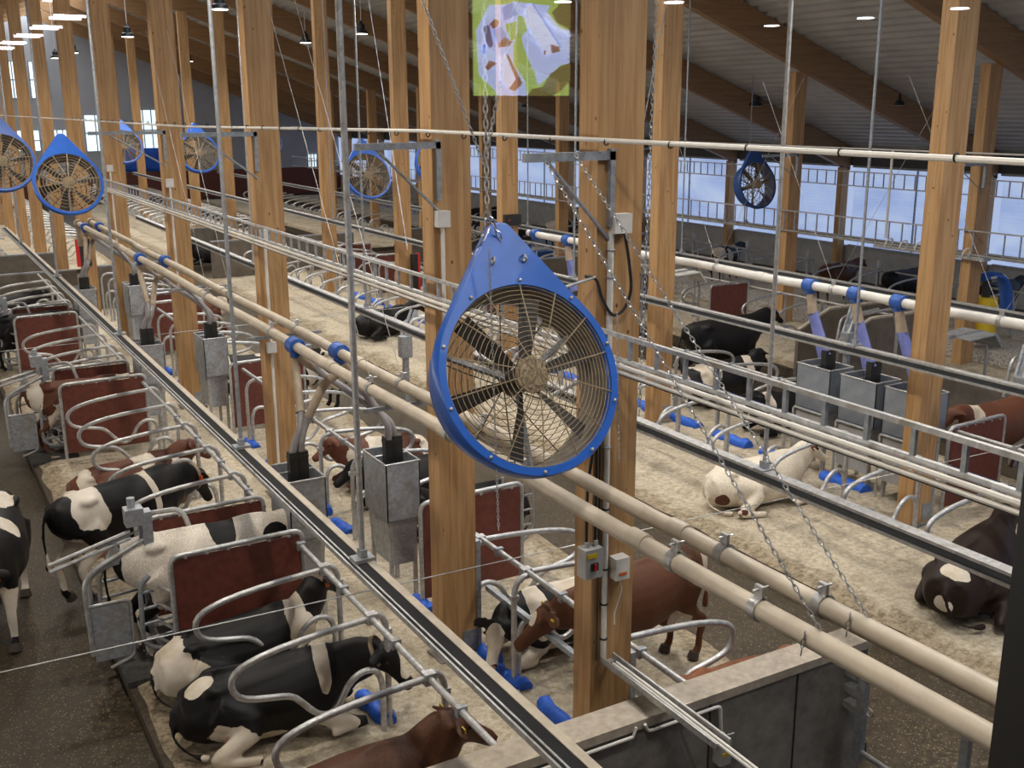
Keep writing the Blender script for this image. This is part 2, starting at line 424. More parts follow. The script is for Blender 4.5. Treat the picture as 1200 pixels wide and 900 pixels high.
wl = MB(); wl.box((XL-0.2, -6, -0.35), (XL, YEND, 0.95)); wl.mi = 1; wl.box((XL-0.2, -6, 3.66), (XL, YEND, 4.7)); struct(wl.build('wall_left', [PLINTH, DARKW]))
for a, b_ in zip(wy[:-1], wy[1:]):
    if b_-a < 1: continue
    k += 1; struct(MB().box((XL-0.12, a, 0.95), (XL-0.08, b_, 3.66)).build('window_%d' % k, GLOWL))  # unseen glowing panels, added to brighten the left faces of the columns
# gable walls
def gable(y, name, mats, hole=None):
    m = MB()
    pts = [(XL, -0.35), (XR, -0.35), (XR, beam_z(XR)+0.8), (RIDGE, beam_z(RIDGE)+0.8), (XL, beam_z(XL)+0.8)]
    m.prism(pts, y, y+0.2)
    return struct(m.build(name, mats, smooth=False))
gable(YEND, 'wall_back', LIGHTW)
cl = MB(); cl.mi = 0; cl.box((XL, YEND-0.06, -0.3), (XR, YEND-0.01, 1.6)); struct(cl.build('trim_1', simple('red_brown_plinth', (0.16, 0.05, 0.035), 0.7)))
gw = [(6.6, 7.7, 6.3, 8.5), (8.3, 9.4, 6.3, 8.5), (7.2, 8.5, 3.1, 4.4), (9.2, 10.2, 3.1, 4.4), (11.2, 13.2, 3.0, 5.3), (14.3, 15.9, 3.0, 5.6), (25.9, 26.6, 1.5, 2.5), (27.0, 27.7, 1.5, 2.5)]
for (x0, x1, z0, z1) in gw:
    k += 1
    o = struct(MB().box((x0, YEND-0.05, z0), (x1, YEND-0.02, z1)).build('window_%d' % k, WINE))
    fr = MB()
    n = 3
    for i in range(n+1):
        x = x0+(x1-x0)*i/n; fr.box((x-0.03, YEND-0.10, z0), (x+0.03, YEND-0.045, z1))
    for z in (z0, (z0+z1)/2, z1): fr.box((x0-0.03, YEND-0.10, z-0.03), (x1+0.03, YEND-0.045, z+0.03))
    fr.build('window_frame', GALVD, o)
# corrugated roof deck (ribs run along the building)
def deck(xa, xb, name):
    m = MB(); pr = []
    n = int(abs(xb-xa)/0.32)
    for i in range(n):
        for f, h in ((0, 0), (0.35, 0), (0.5, 0.07), (0.85, 0.07)):
            x = xa + (xb-xa)*(i+f)/n; pr.append((x, beam_z(x)+0.78+h))
    pr.append((xb, beam_z(xb)+0.78))
    vs = [(x, -6, z) for x, z in pr] + [(x, YEND, z) for x, z in pr]; L = len(pr)
    m.add(vs, [(i, i+1, L+i+1, L+i) for i in range(L-1)])
    struct(m.build(name, DECK, smooth=False))
deck(RIDGE+1.5, XR+0.3, 'ceiling'); deck(XL-0.3, RIDGE-1.5, 'ceiling')
sk = MB(); z = beam_z(RIDGE+1.5)+0.9
sk.add([(RIDGE-1.6, -6, z), (RIDGE+1.6, -6, z), (RIDGE+1.6, YEND, z), (RIDGE-1.6, YEND, z)], [(0, 1, 2, 3)])
struct(sk.build('window_90', SKYE, smooth=False))
# ------------------------------------------------------------------ glulam frames
def column(X, Y, w=0.40, t=0.24, top=None, lab=None, grp=None, plate=True, steel=False):
    z1 = top if top else beam_z(X)+0.02
    m = MB(); m.box((-w/2, -t/2, -0.03), (w/2, t/2, z1))
    o = m.build('timber_column', WOOD, loc=(X, Y, 0), smooth=False)
    tag(o, lab, 'column', grp)
    if plate:
        p = MB(); p.box((w/2-0.17, -t/2-0.012, 0.06), (w/2-0.01, -t/2+0.002, 0.30)); p.build('foot_plate', GALVD, o)
        p = MB(); p.box((-w/2-0.05, -t/2-0.05, -0.19), (w/2+0.05, t/2+0.05, 0.03)); p.build('concrete_foot', CONC, o)
    if steel:
        p = MB(); p.box((w/2-0.002, -t/2-0.01, 0.0), (w/2+0.05, -t/2+0.09, 1.28)); p.build('steel_angle', GALVD, o)
    return o
R1 = [6.45, 9.14, 14.79, 20.4, 26.4, 31.8, 37.6, 43.1, 48.75, 54.4, 60.0, 65.7]
lab1 = ['front timber column right of the big blue fan with switch boxes and white conduit',
        'wide timber column directly behind the big blue fan', 'timber column left of centre rising behind two beige feed pipes',
        'timber column beside the second feed station from the front', 'timber column behind the blue fan at upper left']
for i, y in enumerate(R1):
    o = column(4.55, y, lab=lab1[i] if i < 5 else 'slender timber column far down the left row', grp=None if i < 5 else 'distant columns of the left row', plate=i < 4, steel=i < 2)
    if i == 0: COLC = o
R2 = [9.2, 14.97, 20.5, 26.15, 31.75, 37.2, 42.9, 48.5, 54.2, 59.8, 65.5]
lab2 = ['large timber column at right standing in the stall row near the grey feed boxes', 'timber column just right of the front column and half hidden by it',
        'timber column standing behind the top of the big blue fan', 'timber column behind the chain left of centre', 'timber column at the fallen light of the middle stall rows']
lab2[4] = 'fifth timber column of the middle row, left of the upright white rod'
for i, y in enumerate(R2):
    column(11.7, y, lab=lab2[i] if i < 5 else 'slender timber column far down the middle row', grp=None if i < 5 else 'distant columns of the middle row', plate=i < 4, steel=i < 1)
lab3 = ['timber column at far right behind the white feed pipe', 'timber column between the tall right column and the dark blue fan', 'timber column in front of the curtain left of the dark blue fan']
for i, y in enumerate([15.1, 20.7, 26.15, 31.8, 37.4, 43.1, 48.7, 54.4]):
    column(20.35, y, lab=['timber column at far right behind the white feed pipe', 'timber column just right of the dark blue fan'][i] if i < 2 else 'timber column in the row nearest the daylit curtain wall',
           grp=None if i < 2 else 'columns nearest the curtain wall', plate=False)
for y in YG[2:]:
    o = column(28.05, y, 0.32, 0.22, lab='brown timber wall post between daylit curtain panels', grp='wall posts between curtain panels', plate=False)
    o.name = 'wall_post'
for y in YG:                                                  # the far half of the building, left of the view
    pass
for i, y in enumerate(YG):
    m = MB()
    L = [(RIDGE, beam_z(RIDGE)+0.02), (XR-0.05, beam_z(XR-0.05)), (XR-0.05, beam_z(XR-0.05)+0.76), (RIDGE, beam_z(RIDGE)+0.78)]
    m.prism(L, -0.11, 0.11)
    L = [(XL+0.05, beam_z(XL+0.05)), (RIDGE, beam_z(RIDGE)+0.02), (RIDGE, beam_z(RIDGE)+0.78), (XL+0.05, beam_z(XL+0.05)+0.76)]
    m.prism(L, -0.11, 0.11)
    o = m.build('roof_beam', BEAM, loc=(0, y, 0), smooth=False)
    if 2 <= i <= 3: tag(o, ['sloping timber roof beam crossing the upper right corner', 'sloping timber roof beam ending above the dark blue fan at right'][i-2] if i < 4 else '', 'roof beam')
    else: tag(o, 'sloping timber roof beam under the corrugated deck', 'roof beam', 'roof beams under the corrugated deck')
# ------------------------------------------------------------------ stall fittings
LOOP = [(0, 1.15), (-.44, 1.125), (-.86, 1.08), (-1.12, 1.02), (-1.25, .95), (-1.29, .85), (-1.24, .73), (-1.10, .665), (-.86, .62), (-.74, .57),
        (-.62, .43), (-.53, .345), (-.43, .32), (-.34, .38), (-.25, .54), (-.15, .62), (-.05, .64), (.035, .60), (.08, .48), (.085, .30), (.085, -.04)]
def divider(detail=2, scale=1.0):
    n = (10, 7, 5)[2-detail]
    m = MB(); pts = smooth_path([(x*scale, 0, z) for x, z in LOOP], 2 if detail else 1); m.tube(pts, 0.030 if detail else 0.034, n)
    if detail == 2:
        m.box((-.05, -.045, 1.10), (.05, .045, 1.20))
    o = m.build('stall_divider', GALV)
    if detail:
        p = MB(); p.tube(smooth_path([(0.02, 0.07, 1.15), (.10, .07, 1.13), (.165, .07, 1.03), (.175, .07, .8), (.175, .07, -.04)], 2), 0.030, n)
        if detail == 2: p.cbox((.175, .07, .95), (.08, .07, .05))
        p.build('upright_post', GALV, o)
    return o
DIV2, DIV1, DIV0 = divider(2), divider(1), divider(0)
used = set()
def place_divider(x, y, face, lab, grp, far):
    src = (DIV2, DIV1, DIV0)[far]
    if src.name in used: o = copy_tree(src)
    else: o = src; used.add(src.name)
    o.location = (x, y, 0); o.rotation_euler = (0, 0, 0 if face > 0 else pi)
    tag(o, lab, 'stall divider', grp); return o
near_lab = {(1, 9.44): 'curved steel stall divider in front of the upper lying black and white cow',
            (1, 8.22): 'curved steel stall divider arching over the lower lying black and white cow',
            (1, 7.02): 'curved steel stall divider at the bottom above the brown cow head'}
def row(idx, x, face, ys, grp, farlab, nears=()):
    for y in ys:
        far = 0 if y < 16 else (1 if y < 34 else 2)
        near = near_lab.get((idx, y))
        place_divider(x, y, face, near or farlab, None if near else grp, far)
def rail(x, y0, y1, z=1.15, r=0.03, lab='', grp=None):
    m = MB(); m.tube([(0, y0, z), (0, y1, z)], r, 10)
    o = m.build('neck_rail', GALV, loc=(x, 0, 0)); tag(o, lab, 'rail', grp)
    y = y0+0.6
    while y < min(y1, 16): MB().cbox((0, y, z), (0.085, 0.05, 0.085)).build('rail_clamp', GALVD, o); y += 1.22
    return o
def frange(a, b, s):
    o = []
    while a < b: o.append(round(a, 2)); a += s
    return o
STN = [(10.22, 11.42), (18.15, 19.35), (24.9, 26.1)]         # near and far board of each feed station
def free(y, m=0.25):
    return all(not (a-m < y < b+m) for a, b in STN)
ys1 = [7.02, 8.22, 9.44] + [y for y in [12.7, 13.95, 15.2, 16.45, 17.6, 20.55, 21.4, 22.6, 23.8, 27.3, 28.5, 29.7, 30.9] if free(y)]
row(1, 3.25, 1, ys1, 'dividers of the left stall row', 'curved steel divider between the stalls of the left row beside the alley')
row(1, 3.25, 1, frange(42.3, 69, 1.24), 'dividers of the far left row', 'distant curved steel divider beyond the cross passage, left row')
rail(3.25, 5.85, 10.2, lab='long steel neck rail over the stalls at bottom left, meeting the low concrete wall')
rail(3.25, 11.4, 18.15, lab='steel neck rail between the first and second red brown boards of the left row')
rail(3.25, 19.35, 24.9, lab='steel neck rail between the second and third red brown boards of the left row')
rail(3.25, 26.1, 32.2, lab='steel neck rail running to the concrete end panel at far left')
rail(3.25, 42, 69, lab='thin far neck rail of the left row beyond the passage')
ys2 = [6.75, 8.35, 9.3, 12.6, 13.8, 15.0, 16.2, 17.4, 20.6, 21.8, 23.0, 24.2, 28.1, 29.2, 30.3, 31.4]
row(2, 4.95, -1, ys2, 'dividers of the second row', 'curved steel divider of the second stall row facing the pipes')
row(2, 4.95, -1, frange(42.3, 69, 1.24), 'far dividers of the second row', 'distant curved steel divider beyond the cross passage, second row')
rail(4.95, 5.85, 10.2, lab='steel neck rail passing behind the front timber column above the brown cow head', z=1.17)
rail(4.95, 11.4, 18.1, lab='steel neck rail sloping down behind the pair of front feed hoppers', z=1.17)
rail(4.95, 19.4, 24.9, lab='steel neck rail behind the second pair of feed hoppers', z=1.17)
row(3, 11.1, 1, [6.2, 7.5, 8.75, 10.0, 11.25, 12.5, 13.75, 15.0, 16.25, 17.5, 18.75, 20.0, 21.25, 22.5, 23.75, 25.0, 26.25, 27.5, 28.75, 30.0, 31.2, 32.4, 33.6, 34.8],
    'dividers of the third row', 'curved steel divider along the wide pale bedding right of centre')
row(3, 11.1, 1, frange(42.3, 69, 1.24), 'far dividers of the third row', 'distant curved steel divider beyond the cross passage, third row')
rail(11.1, 3.5, 36.4, lab='long neck rail of the middle row running behind the pipe bundle of the cable ladder')
rail(11.1, 42, 69, lab='far neck rail of the middle row beyond the passage')
row(4, 12.4, -1, [12.75, 14.0, 15.2, 19.5, 20.8, 22.0, 23.2, 24.4, 25.6, 26.8, 28.0, 29.2, 30.4, 31.6, 32.8, 34.0, 35.2],
    'dividers of the fourth row', 'curved steel divider of the row behind the middle columns')
row(4, 12.4, -1, frange(42.3, 69, 1.24), 'far dividers of the fourth row', 'distant curved steel divider beyond the cross passage, fourth row')
rail(12.4, 12.0, 36.4, z=1.2, lab='steel neck rail left of the three grey feed boxes, above the black cows')
rail(12.45, 4.0, 9.25, z=1.2, lab='steel neck rail at far right above the red brown board and brown cow')
row(5, 18.7, 1, [17.9, 19.1, 21.4, 22.6, 23.8, 25.0, 26.2, 27.4, 28.6, 29.8, 31.0, 32.2, 33.4, 34.6], 'dividers of the fifth row', 'curved steel divider near the concrete panels and columns at right')
row(5, 18.7, 1, frange(42.3, 62, 1.24), 'far dividers of the fifth row', 'distant curved steel divider in the fifth row')
row(6, 23.7, 1, frange(15.0, 36, 1.35), 'dividers below the curtain wall', 'curved steel divider in the row below the daylit curtain')
row(6, 23.7, 1, frange(42.3, 60, 1.35), 'far dividers below the curtain wall', 'distant curved steel divider below the curtain wall')
rail(18.7, 15.2, 36.4, lab='neck rail of the fifth row passing the red brown board at right')
rail(23.7, 12, 36.4, lab='neck rail of the row below the daylit curtain')
pc = 0
for y in frange(15.0, 36, 1.35)[::2]:
    o = MB().box((-.035, -.035, -.03), (.035, .035, 1.38)).build('rail_post', GALV, loc=(23.86, y+0.3, 0)); tag(o, 'short square steel post rising above the neck rail below the curtain', 'post', 'posts of the rail below the curtain')

o = MB().box((4.90, 6.5, .66), (4.955, 9.1, .715)).build('lower_rail', GALVD, smooth=False); tag(o, 'dark square lower rail between the two front timber columns', 'rail')
STRAP = simple('blue_strap', (.025, .04, .17), .6)
for y0, y1, lab in ((12.0, 16.2, 'dark blue strap stretched left of the grey feed boxes'), (6.9, 9.3, 'blue strap stretched across the red brown board at far right')):
    o = MB().box((12.33, y0, .68), (12.345, y1, .73)).build('strap', STRAP, smooth=False); tag(o, lab, 'strap')
    MB().cbox((12.33, y1-.1, .705), (.05, .12, .06)).build('buckle', GALV, o)
# boards
def board(x0, x1, y, lab, z0=0.10, z1=1.26, grp=None):
    t = MB(); t.mi = 0
    m = MB(); m.box((x0+0.03, -0.012, z0), (x1-0.03, 0.012, z1-0.02)); o = m.build('red_partition', REDB, loc=(0, y, 0), smooth=False)
    f = MB(); f.tube(rnd_path([(x0, 0, -.04), (x0, 0, z1+.01), (x1, 0, z1+.03), (x1, 0, -.04)], 0.11), 0.027, 10)
    for i in range(6):
        xx = x0+0.15+(x1-x0-0.3)*i/5; f.cbox((xx, -0.028, z1-0.01), (0.03, 0.014, 0.022))
    f.build('board_frame', GALV, o)
    return tag(o, lab, 'partition', grp)
board(1.93, 3.3, 10.22, 'large red brown board in a steel frame in front of the white cow at lower left')
board(1.95, 3.25, 11.42, 'red brown board behind the white cow at the front feed station')
board(1.95, 3.3, 18.15, 'red brown board in a steel frame in front of the brown and white cow at left')
board(2.0, 3.25, 19.35, 'red brown board behind the brown and white cow')
board(1.93, 3.2, 24.85, 'red brown board in front of the black cow at upper left')
board(2.0, 3.2, 26.1, 'red brown board behind the black cow at upper left')
board(4.72, 6.05, 10.3, 'red brown board right of the column behind the big fan, above the resting head')
board(4.75, 6.1, 18.2, 'red brown board between the slender column and the left feed pipes')
board(4.75, 6.05, 25.2, 'red brown board behind the second feed pipe elbow')
board(4.75, 6.0, 26.4, 'small far red brown board of the second row')
board(12.3, 13.5, 9.2, 'red brown board right of the tall right hand column, in front of the brown and white cow')
board(17.45, 18.7, 20.35, 'red brown board standing alone right of the centre columns near the white pipe')
board(12.5, 13.6, 19.3, 'red brown board behind the centre right column')
board(12.5, 13.6, 30.0, 'far red brown board beyond the cable ladder'); board(12.5, 13.6, 33.0, 'small far red brown board left of the centre column')
# low concrete panels
def cpanel(x0, x1, y, h, lab, slope=0.0, rail_=True, t=0.09):
    m = MB()
    pts = [(x0, -0.2), (x1, -0.2), (x1, h), (x0+0.9, h), (x0, h-slope)] if slope else [(x0, -0.2), (x1, -0.2), (x1, h), (x0, h)]
    m.prism(pts, -t/2, t/2)
    for i in range(1, 3): m.cbox((x0+(x1-x0)*i/3, -t/2-0.004, h/2-0.1), (0.03, 0.02, h-slope-0.05))
    o = m.build('concrete_partition', CONCP, loc=(0, y, 0), smooth=False); tag(o, lab, 'partition')
    c = MB()
    if slope: c.tube([(x0, 0, h-slope+.02), (x0+0.9, 0, h+.02), (x1, 0, h+.02)], (0.045), 6)
    else: c.box((x0, -0.05, h), (x1, 0.05, h+0.045))
    c.build('top_cap', CAP if slope else GALVD, o); return o
cpanel(16.5, 19.3, 16.35, 1.3, 'brown concrete panel with sloped top left of the first blue sleeve', 0.38)
cpanel(16.4, 19.6, 15.1, 1.3, 'brown concrete panel with sloped top behind the second blue sleeve', 0.38)
cpanel(1.4, 4.3, 32.45, 1.15, 'dark concrete end panel of the left row, nearer one')
cpanel(1.4, 4.3, 36.8, 1.15, 'dark concrete end panel of the left row beyond the passage')
cpanel(4.8, 7.0, 32.45, 1.2, 'brown concrete end panel of the second row behind the pipe end')
cpanel(4.7, 7.0, 27.2, 1.2, 'brown concrete panel behind the first blue pipe coupling')
cpanel(9.2, 11.3, 36.6, 1.2, 'concrete end panel beside the far pale bedding at upper left')
cpanel(9.1, 11.2, 41.2, 1.2, 'concrete panel beyond the cross passage of the third row')
cpanel(11.9, 14.4, 36.6, 1.2, 'concrete end panel left of the centre columns')
cpanel(16.3, 19.2, 36.6, 1.2, 'dark concrete panel behind the centre chain'); cpanel(16.3, 19.2, 27.0, 1.2, 'dark concrete panel just left of the wide centre column')
cpanel(16.3, 19.2, 24.0, 1.2, 'dark concrete panel with tan bedding left of the centre column, nearer one')
m = MB(); m.box((16.2, 11, -0.2), (16.35, 14.2, 0.75)); tag(m.build('concrete_block', CONCP, smooth=False), 'low concrete block wall at right behind the grey head gate', 'wall')
m = MB(); m.box((20.9, 12, -.2), (22.0, 36, .28)); tag(m.build('speckled_strip', SPECKG), 'speckled low strip lying under the white pipe at right', 'feed', kind='stuff')  # low box with a random grey speckle

# blue brisket boards half sunk in bedding
def brisket(x, y, L, rz, lab, grp=None, r=0.085):
    m = MB(); n = 9; random.seed(int(x*100+y*10))
    pts = [(0.02*math.sin(i*1.7), -L/2+L*i/(n-1), 0.02+0.015*math.sin(i*2.3)) for i in range(n)]
    m.tube(pts, [(r*random.uniform(.8, 1.08), r*random.uniform(.8, 1.1)) for _ in range(n)], 10)
    o = m.build('brisket_board', BLUEP, loc=(x, y, 0.0), rz=rz); return tag(o, lab, 'brisket board', grp)
brisket(3.38, 8.55, 0.55, 0.1, 'bright blue brisket board under the neck of the lower lying cow')
brisket(3.38, 7.25, 0.30, 0.1, 'short blue brisket piece behind the brown cow head at the bottom')
brisket(3.0, 12.35, 0.60, 0.25, 'blue cylindrical brisket piece between the standing cow and the white cow')
brisket(3.1, 13.5, 0.35, 0.1, 'small blue brisket piece at the collar of the standing black and white cow')
brisket(4.72, 10.3, 0.40, 0.05, 'blue brisket piece left of the front timber column foot')
brisket(4.80, 9.0, 0.55, 0.1, 'blue brisket piece beside the muzzle of the white faced cow')
brisket(4.78, 8.35, 0.45, 0.2, 'crumpled blue brisket piece below the white faced cow')
brisket(4.80, 7.35, 0.95, -0.06, 'long blue brisket board on the bedding left of the front timber column')
for i, y in enumerate([13.0, 13.9, 15.1, 16.0, 17.3, 20.8, 22.1, 23.4]):
    brisket(4.78, y, 0.5, 0.1, 'blue brisket piece in the second row head to head line', 'blue pieces of the second row')
for i, y in enumerate([5.8, 7.4, 10.75, 12.1, 13.3, 14.6, 15.8, 17.0, 18.2, 19.4, 20.6, 21.8, 23, 24.2, 25.4, 26.6, 27.8, 29, 30.2]):
    brisket(12.03, y, 0.85, 0.0, 'bright blue brisket board lying between the two middle stall rows', 'blue boards of the middle rows', 0.11)
for y in (17.6, 18.8, 20.0, 22.2, 23.4, 24.6):
    brisket(19.4, y, 0.8, 0.0, 'blue brisket board in the fifth row near the concrete panels', 'blue boards of the fifth row', 0.10)

# ------------------------------------------------------------------ feed stations
def hopper(x, y, lab, side, w=0.42, L=0.68, mat=None):
    """tall galvanised feed hopper with open top; side +1: trough faces +x"""
    o = MB()
    zt, zb = 1.68, 0.98; t = 0.012
    for (a, b_) in (((-w/2, -L/2), (w/2, -L/2+t)), ((-w/2, L/2-t), (w/2, L/2)), ((-w/2, -L/2), (-w/2+t, L/2)), ((w/2-t, -L/2), (w/2, L/2))):
        o.box((a[0], a[1], zb), (b_[0], b_[1], zt))
    o.box((-w/2, -L/2, zb-0.01), (w/2, L/2, zb+.01))
    h = o.build('feed_hopper', mat or SHEET, loc=(x, y, 0), smooth=False); tag(h, lab, 'feed hopper')
    rim = MB(); rim.tube([(-w/2, -L/2, zt), (w/2, -L/2, zt), (w/2, L/2, zt), (-w/2, L/2, zt), (-w/2, -L/2, zt)], 0.012, 6); rim.tube([(-w/2, 0.02, zt), (w/2, 0.02, zt)], 0.012, 6)
    rim.build('rim', GALV, h)
    lo = MB(); lo.prism([(-w/2+.02, zb), (w/2-.02, zb), (w/2-.06*(1 if side < 0 else 1.0), 0.42), (-w/2+.06, 0.42)], -L/2+.05, L/2-.05); lo.build('trough', SHEET, h, smooth=False)
    for sx in (-1, 1):
        for s_ in (-1, 1):
            MB().box((sx*(w/2-.06)-.022, s_*(L/2-.07)-.022, -.03), (sx*(w/2-.06)+.022, s_*(L/2-.07)+.022, zb)).build('leg', GALV, h)
    tb = MB(); tb.box((-.105, -.10, 1.30), (.0, .0, 1.93)); tb.box((.005, -.10, 1.30), (.11, .0, 1.93)); tb.box((-.11, -.105, 1.86), (.115, .005, 1.885))
    ob = tb.build('drop_tube', BLACKP, h)
    st = MB(); st.prism([(-w/2-.003, 1.2), (-w/2-.003, 1.235), (-w/2-.003, 1.2175)], 0, 0.001, 'y')
    return h
HOP = []
for i, (ya, yb) in enumerate(STN):
    yc = (ya+yb)/2 + 0.13
    nm = ['front', 'second', 'third'][i]
    hopper(3.52, yc, 'galvanised feed hopper of the %s station, left of the pair, with black drop tube' % nm, -1)
    hopper(4.62 if i else 4.66, yc, 'galvanised feed hopper of the %s station, right of the pair, with black drop tube' % nm, 1)
for i, (y, lab) in enumerate([(11.58, 'left of the three blue grey feed boxes by the tall right column'), (10.68, 'middle of the three blue grey feed boxes'), (9.83, 'right one of the three blue grey feed boxes, half behind the tall column')]):
    h = hopper(12.33, y, lab, 1, 0.5, 0.70, SHEETB)
    fp = MB(); fp.box((-.27, -.30, .28), (-.255, .30, .92)); fp.build('lower_panel', PLINTH, h, smooth=False)
    fr = MB(); fr.tube(rnd_path([(-.29, -.33, -.04), (-.29, -.33, .97), (-.29, .33, .97), (-.29, .33, -.04)], .05), .02, 8); fr.build('panel_frame', GALV, h)
# feed pipes with blue couplings
def pipe(x, y0, y1, z, mat, lab, coups, r=0.055, clamps=(), endcap=True, sag=0.0):
    m = MB(); n = 24
    m.tube([(0, y0+(y1-y0)*i/n, 0.02*math.sin(i*1.3)*0.5) for i in range(n+1)], r, 16)
    o = m.build('feed_pipe', mat, loc=(x, 0, z)); tag(o, lab, 'pipe')
    y = y0+1.4
    while y < y1: MB().tube([(0, y, 0), (0, y+0.16, 0)], r+0.006, 16).build('pipe_sleeve', mat, o); y += 2.7
    for c in coups:
        k = MB(); k.tube([(0, c-.10, 0), (0, c-.07, 0), (0, c+.07, 0), (0, c+.10, 0)], [r+.012, r+.038, r+.038, r+.012], 16); k.tube([(0, c, 0), (0, c, -.13)], [r+.02, r+.005], 12)
        for q in (-.085, .085):
            k.ring((0, c+q, 0), r+.03, .012, (0, 1, 0), 16, 6)
        k.build('blue_coupling', COUP, o)
    for c in clamps:
        k = MB(); k.tube([(0, c-.03, 0), (0, c+.03, 0)], r+.014, 16); k.box((-.012, c-.03, r), (.012, c+.03, r+.075)); k.tube([(-.05, c, r+.055), (.06, c, r+.055)], .008, 6); k.build('pipe_clamp', GALV, o)
    if endcap:
        k = MB(); k.tube([(0, y1-.05, 0), (0, y1+.16, 0)], r+.035, 14); k.tube([(0, y1+.1, 0), (0, y1+.1, -.55)], r, 12); k.build('end_elbow', HOSE, o)
    return o
PA = pipe(3.78, 0.8, 27.3, 2.97, PIPE, 'lower left of the two long dusty feed pipes running diagonally', [11.55, 20.2, 26.4], clamps=(3.9, 4.62, 7.6, 9.3, 12.4, 15.4), r=.058)
PB = pipe(4.10, 0.8, 27.5, 2.97, PIPE, 'upper right of the two long dusty feed pipes running diagonally', [11.0, 19.6, 26.4], clamps=(3.75, 4.55, 7.6, 9.3, 12.4, 15.4), r=.058)
for y in (8.9, 12.6, 16.8):
    o = MB().cbox((0, 0, 0), (.95, .03, .04)).build('pipe_bracket', GALVD, loc=(4.0, y, 2.88)); tag(o, 'thin steel cross bracket under the two dusty feed pipes', 'bracket', 'cross brackets under the feed pipes')
PW = pipe(12.3, 3.5, 20.6, 2.88, PIPEW, 'white feed pipe with blue couplings crossing behind the tall right column', [10.25, 11.05, 11.98, 17.6, 19.0, 20.3], r=.07, clamps=(8.6, 11.5, 14.2, 17.0), endcap=False)
def hose(pts, lab, split=0.45, r=0.042):
    P = smooth_path(pts, 6); k = int(len(P)*split)
    m = MB(); m.tube(P[k:], r, 12)
    o = m.build('feed_hose', HOSEG); tag(o, lab, 'hose')
    q = MB(); rs = [r+.006+.004*(i % 2) for i in range(k+1)]; q.tube(P[:k+1], rs, 12); q.build('ribbed_section', HOSE, o)
    return o
for i, (ya, yb) in enumerate(STN):
    yc = (ya+yb)/2+0.08; nm = ['front', 'second', 'third'][i]; dy = [0.62, 1.3, .55][i]
    a, b_ = [(11.55, 11.0), (20.2, 19.6), (26.4, 26.4)][i]
    hose([(3.78, a, 2.86), (3.75, a-.08, 2.66), (3.62, yc+.1, 2.25), (3.50, yc, 2.02), (3.47, yc, 1.90)], 'bent hose from the lower feed pipe into the left hopper of the %s station' % nm)
    hose([(4.10, b_, 2.86), (4.05, b_, 2.72), (3.9, b_, 2.60), (3.66, yc+.06, 2.22), (3.58, yc, 2.05), (3.56, yc, 1.90)], 'bent hose from the upper feed pipe into the left hopper of the %s station' % nm, .55)
    hose([(3.80, a-.1, 2.86), (3.95, a-.12, 2.72), (4.3, yc+.25, 2.42), (4.62, yc, 2.12), (4.68, yc, 1.90)], 'hose passing under both feed pipes to the right hopper of the %s station' % nm, .25)
    hose([(4.12, b_-.1, 2.84), (4.2, b_-.1, 2.70), (4.45, yc+.1, 2.36), (4.6, yc-.02, 2.08), (4.6, yc-.03, 1.90)], 'hose from the upper feed pipe to the right hopper of the %s station' % nm, .25)
for y, yb, lab in ((11.98, 11.58, 'pale blue sleeve hanging from the left coupling of the white pipe'), (11.05, 10.68, 'pale blue sleeve hanging from the middle coupling of the white pipe'), (10.25, 9.83, 'pale blue sleeve half hidden by the tall right column'),
                   (19.0, 18.7, 'pale blue sleeve hanging left of the front timber column'), (17.6, 17.3, 'pale blue sleeve just beside the front timber column')):
    m = MB(); m.tube([(12.3, y, 2.80), (12.3, y-.1, 2.45)], [.06, .085], 12); o = m.build('feed_sleeve', HOSE); tag(o, lab, 'sleeve')
    q = MB(); q.tube([(12.3, y-.1, 2.46), (12.3, yb, 1.82)], [(.06, .095), (.06, .13)], 12); q.build('blue_cloth', SLEEVE, o)

